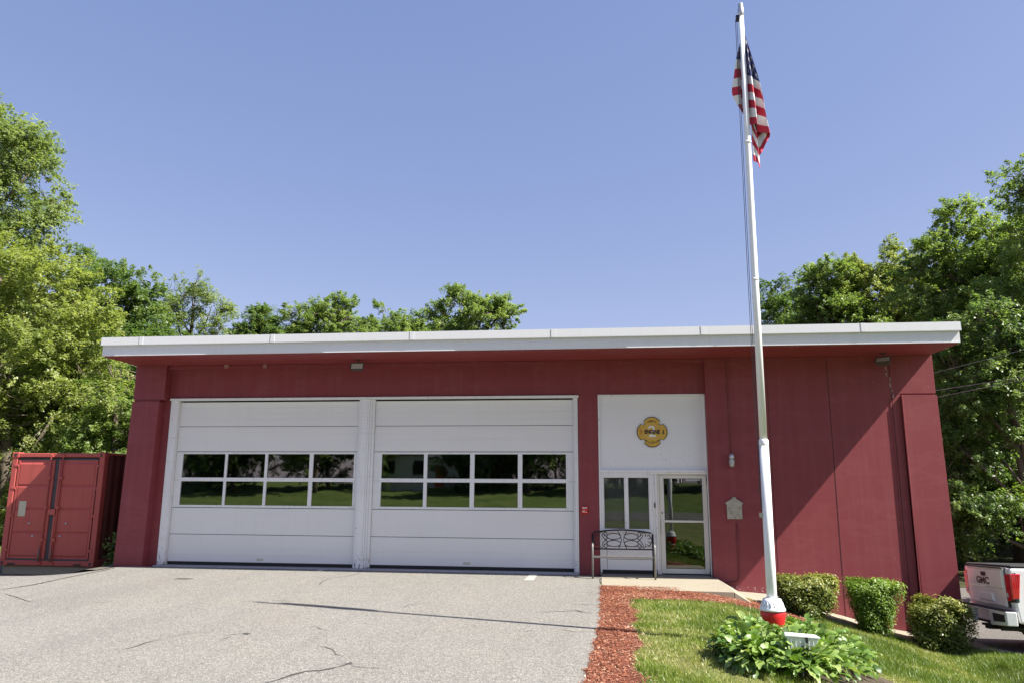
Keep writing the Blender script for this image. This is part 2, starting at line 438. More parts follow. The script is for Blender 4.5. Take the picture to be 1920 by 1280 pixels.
def xr_drive(y):    # right edge of the asphalt apron
    y = -float(y)
    return float(np.interp(y, [0, 1.9, 5.2, 7.3, 8.7, 16, 24], [-.0, -.02, -.03, -.12, -.2, -.9, -2.2])) + .018 * math.sin(y * 9.1) + .012 * math.sin(y * 23)
ys_ap = np.arange(-24, .01, .12)
mb = MB(); loft(mb, list(ys_ap) + [.0], lambda y: -10.92, xr_drive, 40, 0)
loft(mb, list(np.arange(-24, -.6, .3)), lambda y: -34, lambda y: -10.92, 30, -.0)
drive = struct('driveway', mb, M['asphalt'])
mb = MB(); loft(mb, [-33, -24], lambda y: -120, lambda y: 120, 200, .004)
struct('road', mb, M['road'])
# lawn
def xr_lawn(y): return float(np.interp(-float(y), LEY, LEX))
mb = MB(); loft(mb, list(np.arange(-24, -1.0, .25)) + [-1.0], lambda y: xr_drive(y) - .05, xr_lawn, 70, -.015)
struct('lawn', mb, M['lawn'])
# mulch bed
def mul_in(y):
    y = -float(y); return float(np.interp(y, [3.2, 5, 7, 8.6, 14, 24], [.52, .50, .42, .36, .1, -1.2])) + .05 * math.sin(y * 3.1) + .03 * math.sin(y * 7.7)
mb = MB(); loft(mb, np.arange(-24, -3.05, .15), xr_drive, mul_in, 6, 0.0)
def mul_top(y): return float(np.interp(-float(y), [1.5, 2.6, 2.75, 2.9, 3.05, 3.2], [3.6, 3.6, 3.3, 2.3, 1.2, .55]))
loft(mb, np.arange(-3.2, -1.4, .1), xr_drive, mul_top, 26, 0.0)
struct('mulch_bed', mb, M['mulch'])
# parking lot
mb = MB(); loft(mb, list(np.arange(-12, .3, .15)), lambda y: max(xr_lawn(y), 6.5 if y > -.3 else 0), lambda y: 40, 60, .004); loft(mb, [.3, 1, 2, 4, 8, 20, 40], lambda y: 7.16, lambda y: 40, 60, .004)
struct('parking_lot', mb, M['lot'])
mb = MB(); loft(mb, np.arange(-.75, 9.1, .25), lambda y: -18 - .3 * math.sin(y * 3), lambda y: -11.0, 24, .0)
struct('dirt', mb, M['dirt'])
mb = MB(); loft(mb, np.arange(8.5, 60, 2.0), lambda y: -70, lambda y: 70, 60, .02)
struct('woodland_ground', mb, M['under'])

# cracks and stains in the apron
def polypix(pts, Z=-.08): return [on(x, y, Z)[:2] for x, y in pts]
def crackstrip(mb, pts, w, seed=0, z=.004, jitter=1.0):
    r = random.Random(seed); P = []
    for a, b in zip(pts[:-1], pts[1:]):
        n = max(2, int(math.hypot(b[0]-a[0], b[1]-a[1]) / .06))
        for i in range(n): P.append((a[0]+(b[0]-a[0])*i/n, a[1]+(b[1]-a[1])*i/n))
    P.append(pts[-1]); out = []; jx = jy = 0
    for i, p in enumerate(P):
        jx = .8 * jx + r.uniform(-.012, .012) * jitter; jy = .8 * jy + r.uniform(-.012, .012) * jitter
        out.append((p[0]+jx, p[1]+jy))
    vs = []; fs = []
    for i, p in enumerate(out):
        a = out[max(0, i-1)]; b = out[min(len(out)-1, i+1)]; dx, dy = b[0]-a[0], b[1]-a[1]; l = math.hypot(dx, dy) or 1
        ww = w * r.uniform(.25, 1.0) * min(1, .25 + min(i, len(out)-1-i) / 4)
        nx_, ny_ = -dy/l*ww, dx/l*ww
        for s_ in (-1, 1):
            x, y = p[0]+nx_*s_*.5, p[1]+ny_*s_*.5; vs.append((x, y, gz(x, y)+z))
    for i in range(len(out)-1): fs.append((2*i, 2*i+1, 2*i+3, 2*i+2))
    mb.add(vs, fs)
CR = [
 ([(0,1105),(60,1096),(130,1081),(190,1069),(216,1064)], .05),
 ([(10,1113),(40,1121),(62,1128)], .03),
 ([(222,1219),(250,1212),(272,1204),(300,1197)], .035), ([(308,1195),(330,1191)], .02),
 ([(420,1191),(440,1188),(466,1186)], .05), ([(412,1199),(432,1192)], .03),
 ([(492,1280),(520,1274),(548,1265),(572,1258),(600,1256),(630,1250),(655,1243)], .05),
 ([(660,1247),(690,1250),(719,1251)], .03), ([(648,1246),(663,1240)], .05),
 ([(594,1209),(612,1212),(626,1217),(632,1226),(646,1230)], .022),
 ([(578,1174),(592,1174),(600,1178),(612,1179)], .022),
 ([(597,1096),(606,1088),(625,1082),(650,1079),(668,1075),(679,1069)], .025),
 ([(520,1109),(560,1109),(583,1110)], .022), ([(505,1125),(560,1126)], .014),
 ([(1005,1147),(1050,1145),(1080,1144),(1118,1149)], .03), ([(1046,1129),(1080,1131),(1120,1132)], .02),
 ([(1056,1141),(1080,1142),(1100,1146)], .02), ([(1086,1109),(1125,1111)], .02), ([(1050,1178),(1075,1182),(1112,1183)], .022),
 ([(752,1139),(768,1133),(790,1129)], .02), ([(780,1130),(789,1132)], .02), ([(985,1183),(1000,1180)], .03),
 ([(1098,1071.8),(1110,1079),(1125,1083),(1126,1092)], .03), ([(1068,1079),(1085,1081),(1110,1084)], .05),
 ([(570,1138),(610,1150),(660,1152)], .0), 
]
for i, (pts, w) in enumerate(CR):
    if w <= 0: continue
    mb = MB(); crackstrip(mb, polypix(pts), w, i)
    if i == 0: crackstrip(mb, polypix(pts), .06, 77, .0045, .4)
    mb.build('crack', M['crack'], drive)
def blotch(px, py, rx, ry, seed, mat, name):
    c = on(px, py); r = random.Random(seed); n = 18; vs = []
    for k in range(n):
        t = 2*math.pi*k/n; s_ = r.uniform(.55, 1.1); x = c[0]+rx*s_*math.cos(t); y = c[1]+ry*s_*math.sin(t); vs.append((x, y, gz(x, y)+.0045))
    mb = MB(); mb.add(vs, [tuple(range(n))]); return mb.build(name, mat, drive)
blotch(343, 1084, .22, .12, 1, M['patch'], 'utility_cover')
blotch(461, 1187, .06, .05, 2, M['crack'], 'pothole')
blotch(655, 1243, .05, .03, 3, M['crack'], 'pothole')
for pts in ([(982,1087),(1000,1087),(1010,1074),(995,1074)], [(590,1069.5),(603,1070),(612,1066.5),(600,1066)]):
    P = [on(x, y) for x, y in pts]; mb = MB(); mb.add([(p[0], p[1], gz(p[0], p[1])+.005) for p in P], [(0,1,2,3)]); mb.build('painted_line', M['whiteline'], drive)

# grass blades
def vnoise(x, y, s, seed):
    r = np.random.default_rng(seed); T = r.random((64, 64)); X = x*s; Y = y*s
    xi = np.floor(X).astype(int); yi = np.floor(Y).astype(int); fx = X-xi; fy = Y-yi; fx = fx*fx*(3-2*fx); fy = fy*fy*(3-2*fy)
    a = T[xi % 64, yi % 64]; b = T[(xi+1) % 64, yi % 64]; c = T[xi % 64, (yi+1) % 64]; d = T[(xi+1) % 64, (yi+1) % 64]
    return (a*(1-fx)+b*fx)*(1-fy)+(c*(1-fx)+d*fx)*fy
def grass(n, x0, x1, y0, y1, hmul=1.0):
    x = rng.uniform(x0, x1, n); y = rng.uniform(y0, y1, n)
    xl = np.array([max(mul_in(min(v, -3.2)), xr_drive(v)) for v in np.linspace(y0, y1, 200)])
    lim = np.interp(y, np.linspace(y0, y1, 200), xl)
    top = np.interp(-y, [1.5, 2.6, 2.75, 2.9, 3.05, 3.2], [3.6, 3.6, 3.3, 2.3, 1.2, .55])
    lim = np.where(y > -3.2, top, lim) + rng.normal(0, .035, n)
    rx = np.interp(-y, LEY, LEX)
    ok = (x > lim) & (x < rx - .02) & (y < -1.02)
    # bare soil under the hostas and near the lot
    ok &= (((x - 2.45) / 1.15) ** 2 + ((y + 7.0) / .85) ** 2 > 1) | (rng.random(n) < .05)
    p = vnoise(x, y, 1.1, 3) * .6 + vnoise(x, y, 3.3, 4) * .4
    edge = np.exp(-np.clip(x - lim, 0, 9) / .35)
    dry = np.clip((p - .5) * 3.2 + .25 + edge * .25 + np.exp(-np.clip(-y-6.5,0,9)/-1e9)*0, 0, 1)
    ok &= rng.random(n) > np.clip((p - .62) * 3, 0, .6)
    x, y, p, dry = x[ok], y[ok], p[ok], dry[ok]; n = len(x)
    z = g(x, y) - .015
    h = rng.uniform(.025, .062, n) * (1.15 - .45 * dry) * hmul * (1 + .9 * (vnoise(x, y, 6, 8) > .72))
    a = rng.uniform(0, 2*np.pi, n); w = rng.uniform(.003, .0055, n); l = rng.uniform(.2, 1.0, n) * h; b = rng.uniform(0, 2*np.pi, n)
    V = np.zeros((n, 3, 3)); V[:, 0] = np.stack([x - w*np.cos(a), y - w*np.sin(a), z], 1); V[:, 1] = np.stack([x + w*np.cos(a), y + w*np.sin(a), z], 1)
    V[:, 2] = np.stack([x + l*np.cos(b), y + l*np.sin(b), z + h], 1)
    tint = np.clip(.15 + dry * .55 + rng.normal(0, .14, n), 0, 1)
    return V.reshape(-1, 3), tint
v1, t1 = grass(300000, .2, 9.5, -9.3, -1.0); v2, t2 = grass(70000, -.2, 5, -13, -9.3)
V = np.concatenate([v1, v2]); T = np.concatenate([t1, t2])
o = link('grass', fast_mesh('grass', V, np.arange(len(V)), 3, L['grass'], T))
tag(o, 'green and yellowing lawn grass between the mulch and the parking lot', 'grass', kind='stuff')
# mulch chips
n = 110000; y = rng.uniform(-11, -1.5, n); x = rng.uniform(-.5, 3.7, n)
lo = np.array([xr_drive(v) for v in np.linspace(-11, -1.5, 300)]); lo = np.interp(y, np.linspace(-11, -1.5, 300), lo)
hi = np.array([mul_in(v) if v < -3.2 else mul_top(v) for v in np.linspace(-11, -1.5, 300)]); hi = np.interp(y, np.linspace(-11, -1.5, 300), hi)
dens = np.clip((hi - x) / .25, .15, 1)
ok = (x > lo - .01 + rng.normal(0, .02, n)) & (x < hi + np.abs(rng.normal(0, .06, n))) & (rng.random(n) < dens + .2)
x, y = x[ok], y[ok]; n = len(x)
a = rng.uniform(0, 2*np.pi, n); ln = rng.uniform(.005, .021, n); wd = rng.uniform(.002, .006, n); tl = rng.normal(0, .35, n); z = g(x, y) + rng.uniform(.002, .016, n)
ca, sa = np.cos(a), np.sin(a); V = np.zeros((n, 4, 3))
for k, (s1, s2) in enumerate(((-1, -1), (1, -1), (1, 1), (-1, 1))):
    V[:, k] = np.stack([x + s1*ln*ca - s2*wd*sa, y + s1*ln*sa + s2*wd*ca, z + s1*ln*tl*.5 + s2*wd*rng.normal(0, .5, n)], 1)
edge = np.clip(1 - (np.interp(y, np.linspace(-11, -1.5, 300), np.array([mul_in(v) if v < -3.2 else mul_top(v) for v in np.linspace(-11, -1.5, 300)])) - x) / .15, 0, 1)
tint = np.clip(rng.beta(2.0, 2.4, n) * .95 + edge * .3 + (vnoise(x, y, 2.5, 21) - .5) * .3, 0, 1)
o = link('mulch', fast_mesh('mulch', V.reshape(-1, 3), np.arange(4*n), 4, L['chip'], tint))
tag(o, 'red brown wood mulch chips edging the lawn beside the asphalt', 'mulch', kind='stuff')

# walkway, pad
mb = MB()
mb.hexa([(-.0, -1.86, -.3), (2.40, -1.98, -.6), (2.40, .199, -.6), (0, .199, -.3), (-.0, -1.86, -.092), (2.40, -1.98, -.092), (2.40, .199, -.085), (0, .199, -.085)])
pad = struct('entrance_pad', mb, M['concrete'], bevel=.008)
mb = MB()
# triangular flare right of the pad, then walk along the wall in slabs
mb.prismY([(2.405, -.6), (2.75, -.6), (2.75, -.30), (2.405, -.094)], -1.98, -.005)
mb.prismY([(2.755, -.7), (3.7, -.9), (3.7, -.40), (2.755, -.335)], -1.62, -.005)
walk = struct('walkway', mb, M['concrete'], bevel=.008)
mb = MB()
for k, (x0, x1) in enumerate(((3.71, 4.7), (4.71, 5.65), (5.66, 6.5), (6.51, 7.12))):
    z0, z1 = gz(x0, -.5) + .055, gz(x1, -.5) + .055
    mb.prismY([(x0, z0-.4), (x1, z1-.4), (x1, z1), (x0, z0)], -1.05, -.005)
mb.build('walk_slabs', M['concrete'], walk, bevel=.008)
mb = MB(); ky = [-.05, -.5, -1.0, -1.35, -1.7]
for a_, b_ in zip(ky[:-1], ky[1:]):
    xa, xb = xr_lawn(a_), xr_lawn(b_); za, zb_ = gz(xa, a_), gz(xb, b_)
    b_ += .004
    mb.hexa([(xa-.20, a_, za-.3), (xa+.02, a_, za-.3), (xb+.02, b_, zb_-.3), (xb-.20, b_, zb_-.3), (xa-.20, a_, za+.035), (xa+.02, a_, za+.035), (xb+.02, b_, zb_+.03), (xb-.20, b_, zb_+.03)])
struct('kerb', mb, M['concrete'], bevel=.01)

# ================================================================== FIRE STATION
XL, XR, YB = -11.06, 7.08, 14.0
FS = thing('fire_station', (-2, 0, 0), 'flat roofed dark red fire station with two white garage doors', 'building')
mb = MB()
mb.box(2.335, 6.36, 0, .35, -1.7, 4.56)                    # right block
mb.box(6.195, 6.36, -.004, -.0, -1.7, 3.69)                # seam shoulder
mb.box(6.361, XR, -.0, .35, 3.745, 4.56)                   # upper block over right pier
mb.hexa([(6.42, -.075, -1.75), (7.15, -.075, -1.75), (7.15, .35, -1.75), (6.42, .35, -1.75), (6.362, -.06, 3.70), (7.075, -.06, 3.70), (7.075, .35, 3.70), (6.362, .35, 3.70)])
mb.box(6.365, 7.07, .02, .35, 3.70, 3.745)
mb.hexa([(-11.12, -.045, -.6), (-10.42, -.045, -.6), (-10.42, .35, -.6), (-11.12, .35, -.6), (-11.05, -.045, 3.70), (-10.37, -.045, 3.70), (-10.37, .35, 3.70), (-11.05, .35, 3.70)])
mb.box(-11.03, -10.40, .0, .35, 3.70, 3.745); mb.box(-11.05, -10.27, -.02, .35, 3.745, 4.56)
mb.box(-10.419, -10.20, .195, .5, -.3, 3.744)               # recessed strip
mb.box(-10.269, 2.334, .195, .5, 3.80, 4.56)                # lintel wall
mb.box(-.455, -.015, .195, .5, -.3, 3.799)                  # pier between garage and entrance
mb.box(-10.269, 2.334, .05, .194, 4.475, 4.558)             # ledge under the soffit
# side, back walls and inner partition
mb.box(-11.05, -10.75, .351, YB, -.9, 4.56); mb.box(-10.749, 6.749, YB-.3, YB, -1.9, 4.56)
mb.build('wall', M['red'], FS, bevel=.012)
mb = MB(); mb.box(-10.74, 6.74, .55, YB-.31, -.3, -.1); mb.build('floor', M['floor'], FS)
mb = MB(); mb.box(-10.74, -.3, 9.0, 9.1, -.1, 4.5); mb.box(-.29, -.2, .52, 9, -.1, 4.5); mb.box(-.19, 6.7, 3.2, 3.3, -.1, 4.5); mb.box(2.6, 2.7, .52, 3.19, -.1, 4.5)
mb.build('partition', M['interior'], FS)
mb = MB(); mb.box(6.75, 7.07, .351, YB, -1.9, 4.56); mb.build('side_wall', M['red'], FS)
# grooves in the right wall
mb = MB()
for xg, w in ((4.915, .012), (3.645, .008), (6.19, .014), (2.81, .0)):
    if w: mb.box(xg-w/2, xg+w/2, -.0035, -.0005, -1.6, 4.55)
mb.build('wall_joint', simple('joint_shadow_line', (.06, .012, .015), .8), FS)
mb = MB(); mb.box(6.19-.045, 6.19-.012, -.012, -.0006, -1.6, 3.66); mb.box(6.362, 6.385, -.078, -.06, -1.0, 3.69); mb.build('joint_bead', M['red'], FS, bevel=.004)
# roof
mb = MB()
mb.box(XL+.03, XR-.03, -1.24, YB+.2, 4.62, 4.94)
mb.box(XL+.06, XR-.06, -1.2, YB+.15, 4.94, 4.97)
mb.build('roof', simple('roof_membrane', (.3, .3, .3), .8), FS)
mb = MB()   # lower fascia
mb.box(XL, XR, -1.285, -1.25, 4.585, 4.825); mb.box(XL, XL+.035, -1.249, YB+.2, 4.585, 4.825); mb.box(XR-.035, XR, -1.249, YB+.2, 4.585, 4.825)
mb.box(XL+.3, -8.6, -1.30, -1.2851, 4.583, 4.592)
mb.box(-5.9, -3.0, -1.30, -1.2851, 4.583, 4.596); mb.box(.6, 2.35, -1.30, -1.2851, 4.583, 4.60); mb.box(2.4, XR-.02, -1.30, -1.2851, 4.583, 4.597)
mb.build('fascia', M['fascia'], FS, bevel=.003)
mb = MB()   # upper edge metal, leaning back
for (x0, x1) in [(XL-.02, -10.19), (-10.185, -7.12), (-7.115, -4.0), (-3.995, -.98), (-.975, 2.08), (2.085, 5.2), (5.205, XR+.02)]:
    mb.prismX([(-1.325, 4.826), (-1.34, 4.812), (-1.34, 4.826), (-1.325, 4.995), (-1.25, 5.0), (-1.25, 4.826)], x0, x1)
mb.prismY([(XL-.025, 4.83), (XL+.0, 5.0), (XL+.05, 5.0), (XL+.05, 4.83)], -1.249, YB+.2)
mb.prismY([(XR+.025, 4.83), (XR-.0, 5.0), (XR-.05, 5.0), (XR-.05, 4.83)], -1.249, YB+.2)
mb.build('roof_edge', M['edge'], FS)
for x in (-10.12, -7.05, -3.93, -.91, 2.15, 5.27):
    mb = MB(); mb.prismX([(-1.347, 4.818), (-1.331, 4.998), (-1.325, 4.998), (-1.34, 4.818)], x-.045, x+.045); mb.build('seam_cover', M['edge'], FS)
mb = MB(); mb.box(XL+.036, XR-.036, -1.249, .045, 4.562, 4.60); mb.box(XL+.036, XR-.036, -1.245, -1.20, 4.60, 4.64)
mb.box(XL+.036, -11.08, .05, YB, 4.562, 4.60)
mb.build('soffit', M['soffit'], FS)
# frames round garage doors
mb = MB()
mb.box(-10.215, -.44, .135, .30, 3.735, 3.785)            # head
mb.box(-10.19, -10.01, .165, .40, -.055, 3.734)           # left jamb
mb.box(-.575, -.535, .215, .40, -.055, 3.734); mb.box(-.534, -.50, .175, .40, -.055, 3.734); mb.box(-.499, -.465, .185, .40, -.055, 3.734)  # right jamb strips
for (x0, x1, y0) in ((-5.54, -5.505, .215), (-5.504, -5.455, .185), (-5.454, -5.315, .165), (-5.314, -5.275, .175), (-5.274, -5.225, .20), (-5.224, -5.165, .225)):
    mb.box(x0, x1, y0, .40, -.055, 3.734)
mb.build('garage_door_frame', M['frame'], FS, bevel=.004)
mb = MB(); mb.box(-10.20, -.46, .02, .45, -.25, -.056); mb.build('garage_sill', M['sillblue'], FS, bevel=.015)
# garage doors
def garage_door(x0, x1, panes, px0, px1, dip):
    yF = .285
    mb = MB()
    seams = [0.02, .63, 1.235, 2.53, 3.12, 3.70]
    gap = .006
    # sections: below windows (2), window section frame, above (2)
    mb.box(x0, x1, yF, yF+.05, seams[0], seams[1]-gap); mb.box(x0, x1, yF, yF+.05, seams[1]+gap, seams[2]-gap)
    mb.box(x0, x1, yF, yF+.05, seams[3]+gap, seams[4]-gap); mb.box(x0, x1, yF, yF+.05, seams[4]+gap, seams[5])
    # embossed ribs at bottom and top section
    for z in (.17, .31): mb.box(x0+.01, x1-.01, yF-.004, yF-.0002, z, z+.012)
    for z in (3.27, 3.42, 3.55): mb.box(x0+.01, x1-.01, yF-.004, yF-.0002, z, z+.012)
    mb.box(x0, px0-.04, yF, yF+.05, seams[2]+gap, 1.868); mb.box(px1+.04, x1, yF, yF+.05, seams[2]+gap, 1.868)
    mb.box(x0, px0-.04, yF, yF+.05, 1.874, seams[3]-gap); mb.box(px1+.04, x1, yF, yF+.05, 1.874, seams[3]-gap)
    d = mb.build('garage_door', M['door'], FS, bevel=.003)
    mb = MB(); mb.box(x0, x1, yF+.045, yF+.06, .02, 3.7)
    # backing only behind solid sections (dark seams)
    mb = MB()
    for z in seams[1:5]: mb.box(x0, x1, yF+.02, yF+.04, z-gap+.0005, z+gap-.0005)
    mb.build('section_joint', M['gasket'], d)
    # window frames
    mb = MB(); yf = yF-.008
    mb.box(px0-.04, px1+.04, yf, yF+.05, 2.475, 2.522); mb.box(px0-.04, px1+.04, yf, yF+.05, 1.243, 1.295)
    mb.box(px0-.04, px1+.04, yf, yF+.05, 1.842, 1.928)
    mb.box(px0-.039, px0, yf, yF+.05, 1.2955, 1.8415); mb.box(px0-.039, px0, yf, yF+.05, 1.9285, 2.4745)
    mb.box(px1, px1+.039, yf, yF+.05, 1.2955, 1.8415); mb.box(px1, px1+.039, yf, yF+.05, 1.9285, 2.4745)
    for (a, b) in zip(panes[:-1], panes[1:]):
        mb.box(a[1], b[0], yf, yF+.05, 1.2955, 1.8415); mb.box(a[1], b[0], yf, yF+.05, 1.9285, 2.4745)
    mb.build('window_frame', M['frame'], d, bevel=.003)
    k = 0
    for z0, z1 in ((1.296, 1.841), (1.929, 2.474)):
        for a, b in panes:
            mb = MB(); tx = random.uniform(-.0015, .0015); ty = random.uniform(-.0015, .0015)
            mb.add([(a, yF+.02, z0), (b, yF+.02+tx, z0), (b, yF+.02+tx+ty, z1), (a, yF+.02+ty, z1)], [(0, 1, 2, 3)])
            face_out(mb.build('window_pane', M['glass'], d))
    mb = MB(); mb.box(x0+.01, x1-.01, yF+.005, yF+.045, -.05, .0195); mb.build('bottom_seal', M['rubber'], d)
    mb = MB(); mb.box(dip-.08, dip+.08, yF-.008, yF-.0005, .06, .11); b_ = mb.build('maker_plate', M['galv'], d, bevel=.003)
    return d
pl_ = [(-9.835, -8.775), (-8.715, -7.785), (-7.72, -6.70), (-6.61, -5.63)]
pr_ = [(-4.97, -3.98), (-3.9, -2.91), (-2.81, -1.82), (-1.72, -.74)]
d1 = garage_door(-10.005, -5.545, pl_, -9.835, -5.63, -7.75)
d2 = garage_door(-5.16, -.58, pr_, -4.97, -.74, -2.95)
# entrance bay
mb = MB()
mb.box(.03, 2.31, .215, .26, 2.135, 3.745)
ep = mb.build('entrance_panel', M['panel'], FS)
mb = MB()
mb.box(-.012, .0285, .17, .30, -.06, 3.795); mb.box(2.311, 2.334, .17, .30, -.06, 3.795); mb.box(.029, 2.3105, .17, .30, 3.746, 3.795)
mb.box(.029, 2.3105, .165, .30, 2.085, 2.134); mb.box(.029, 2.3105, .18, .30, 2.048, 2.0845)
for (a, b, y0) in ((1.135, 1.165, .18), (1.166, 1.195, .20), (1.196, 1.235, .185)): mb.box(a, b, y0, .30, -.06, 2.047)
mb.build('entrance_frame', M['frame'], FS, bevel=.004)

mb = MB(); mb.box(-.015, 2.34, .10, .30, -.2, -.061); mb.build('entrance_sill', M['wornmetal'], FS, bevel=.006)
# window
mb = MB()
mb.box(.0295, 1.134, .205, .26, .02, .80); 
lowp = mb.build('lower_panel', M['panel'], FS)
mb = MB()
for z in (.235, .50): mb.box(.13, 1.12, .2035, .2045, z, z+.010)
mb.box(.13, .138, .2035, .2045, .03, .79)
mb.build('panel_groove', M['gasket'], lowp)
mb = MB(); mb.box(.0295, 1.134, .208, .255, -.058, .0195); mb.build('kick_board', M['rubber'], FS)
mb = MB()
mb.box(.03, .075, .185, .26, .801, 2.046); mb.box(1.075, 1.1335, .19, .26, .801, 2.046); mb.box(.0755, 1.0745, .185, .26, 1.985, 2.046); mb.box(.0755, 1.0745, .175, .26, .801, .85)
mb.box(.548, .602, .195, .25, .8505, 1.9845)
for a, b in ((.0755, .5475), (.6025, 1.0745)):
    mb.box(a, b, .20, .245, .8505, .875); mb.box(a, b, .20, .245, 1.965, 1.9845); mb.box(a, a+.018, .20, .245, .8755, 1.9645); mb.box(b-.018, b, .20, .245, .8755, 1.9645)
win = mb.build('window_frame', M['frame'], FS, bevel=.003)
for a, b in ((.094, .529), (.621, 1.056)):
    mb = MB(); mb.add([(a, .225, .876), (b, .225, .876), (b, .225, 1.964), (a, .225, 1.964)], [(0,1,2,3)]); face_out(mb.build('window_pane', M['glass3'], win))
mb = MB(); mb.box(.05, 1.12, .36, .375, .6, 2.04); mb.build('blind', simple('grey_blind', (.42, .43, .43), .8, 0, .3, 2), win)
# entrance door
mb = MB()
mb.box(1.2355, 1.285, .205, .30, -.058, 2.046); mb.box(2.315, 2.3105-.0, .205, .30, -.058, 2.046); mb.box(1.2855, 2.3105, .205, .30, 2.03, 2.046)
mb.build('door_frame', M['cream'], FS, bevel=.003)
mb = MB(); yd = .225
mb.box(1.29, 1.385, yd, yd+.045, -.04, 2.026); mb.box(2.205, 2.30, yd, yd+.045, -.04, 2.026)
mb.box(1.3855, 2.2045, yd, yd+.045, 1.955, 2.026); mb.box(1.3855, 2.2045, yd, yd+.045, -.04, .06); mb.box(1.3855, 2.2045, yd, yd+.045, 1.02, 1.065)
ed = mb.build('entrance_door', M['cream'], FS, bevel=.004)
for z0, z1 in ((.061, 1.019), (1.066, 1.954)):
    mb = MB(); mb.add([(1.386, yd+.02, z0), (2.204, yd+.02, z0), (2.204, yd+.02, z1), (1.386, yd+.02, z1)], [(0,1,2,3)]); face_out(mb.build('door_glass', M['glass2'], ed))
    mb = MB(); mb.box(1.386, 1.394, yd+.006, yd+.018, z0, z1); mb.box(2.196, 2.204, yd+.006, yd+.018, z0, z1); mb.box(1.3945, 2.1955, yd+.006, yd+.018, z0, z0+.008); mb.box(1.3945, 2.1955, yd+.006, yd+.018, z1-.008, z1); mb.build('glazing_bead', M['gasket'], ed)
mb = MB(); mb.box(1.31, 1.355, yd-.045, yd-.03, .78, 1.06); mb.box(1.32, 1.345, yd-.03, yd-.0005, .80, .83); mb.box(1.32, 1.345, yd-.03, yd-.0005, 1.01, 1.04); mb.build('door_handle', M['cream'], ed, bevel=.005)
mb = MB(); mb.lathe([(.016, 0), (.016, .012)], (0, 0, 0), 12); mb.v = [(1.337+x, yd-.002-z, 1.22+y) for x, y, z in mb.v]; mb.build('door_lock', M['bronze'], ed)
mb = MB(); mb.box(1.165, 1.19, .168, .184, 1.33, 1.43); mb.build('keypad', M['bronze'], FS, bevel=.003)
for z0, z1 in ((1.88, 1.99), (-.03, .06)): mb = MB(); mb.box(2.255, 2.285, .19, .224, z0, z1); mb.build('door_hinge', M['cream'], ed, bevel=.004)
# house number on the door glass
for ch, x0, x1 in (('2', 1.665, 1.737), ('1', 1.742, 1.80)):
    mb = MB(); mb.box(x0, x1, yd+.004, yd+.0145, 1.855, 1.95); hn = mb.build('number_plate', M['badgeblack'], ed)
    mb = MB(); text_faces(mb, ch, .105, ((x0+x1)/2, yd+.003, 1.903)); mb.build('house_number', M['badgewhite'], ed)
mb = MB(); mb.box(1.86, 2.17, yd+.006, yd+.0145, 1.90, 1.945); mb.build('door_sticker', simple('pale_sticker', (.35, .36, .36), .6, 0, .5, 40), ed)

# ------------------------------------------------------------------ badge sign
bc = np.array([1.17, .19, 2.96]); Rb = .335
badge = thing('fire_badge', (bc[0], .205, bc[2]-.34), 'gold maltese cross shaped fire badge reading NORTH BILLERICA ENGINE 2 on the white panel', 'sign')
def cross_poly(r):
    pts = []
    for k in range(4):
        a0 = math.pi/2*k
        arc = []
        for t in np.linspace(-1, 1, 13):
            # a bulging arm end with concave hooks
            th = t * R(36); rad = r * (1.0 - .115 * abs(t) ** 2.0)
            if abs(t) > .99: rad = r * .905
            arc.append((rad*math.cos(a0+th), rad*math.sin(a0+th)))
        pts += arc
        th = a0 + math.pi/4
        inner = r * .74
        pts += [(inner*math.cos(th-.12), inner*math.sin(th-.12)), (inner*.97*math.cos(th), inner*.97*math.sin(th)), (inner*math.cos(th+.12), inner*math.sin(th+.12))]
    return pts
def disc(mb, poly, y0, y1): mb.prismY([(bc[0]+x, bc[2]+z) for x, z in poly], y0, y1)
mb = MB(); disc(mb, cross_poly(Rb), .192, .2145); mb.build('rim', M['badgeblack'], badge)
mb = MB(); disc(mb, cross_poly(Rb*.95), .186, .1915); mb.build('face', M['gold'], badge)
def ringmesh(mb, r0, r1, y, n=40):
    vs = []; fs = []
    for k in range(n):
        t = 2*math.pi*k/n; vs += [(bc[0]+r0*math.cos(t), y, bc[2]+r0*math.sin(t)), (bc[0]+r1*math.cos(t), y, bc[2]+r1*math.sin(t))]
    for k in range(n): a = 2*k; b = 2*((k+1) % n); fs.append((a, a+1, b+1, b))
    mb.add(vs, fs)
mb = MB(); ringmesh(mb, .158, .167, .1845); mb.build('ring', M['goldlt'], badge)
mb = MB(); text_faces(mb, '2', .34, (bc[0], .184, bc[2]+.0)); mb.build('numeral', M['badgewhite'], badge)
mb = MB(); text_faces(mb, 'ENGINE', .118, (bc[0], .1825, bc[2]+.0), squash=.8, bold=.05)
def arc_text(s, size, rad, a_mid, step, flip):
    for i, ch in enumerate(s):
        off = (i-(len(s)-1)/2)*step
        th = a_mid + (off if flip else -off)
        c, sn = math.cos(th), math.sin(th)
        if flip: ux = (-sn, 0, c); uz = (-c, 0, -sn)
        else: ux = (sn, 0, -c); uz = (c, 0, sn)
        text_faces(mb, ch, size, (bc[0]+rad*c, .184, bc[2]+rad*sn), ux, uz)
arc_text('NORTH', .058, .235, math.pi/2, .155, False); arc_text('BILLERICA', .062, .235, -math.pi/2, .15, True)
mb.build('lettering', M['badgeblack'], badge)
mb = MB()   # ladder and hook emblem at left, hydrant emblem at right
for dx in (-.265, -.235): mb.box(bc[0]+dx, bc[0]+dx+.008, .1835, .185, bc[2]-.05, bc[2]+.05)
for k in range(5): mb.box(bc[0]-.257, bc[0]-.236, .1835, .185, bc[2]-.045+k*.02, bc[2]-.04+k*.02)
mb.build('ladder_emblem', M['badgered'], badge)
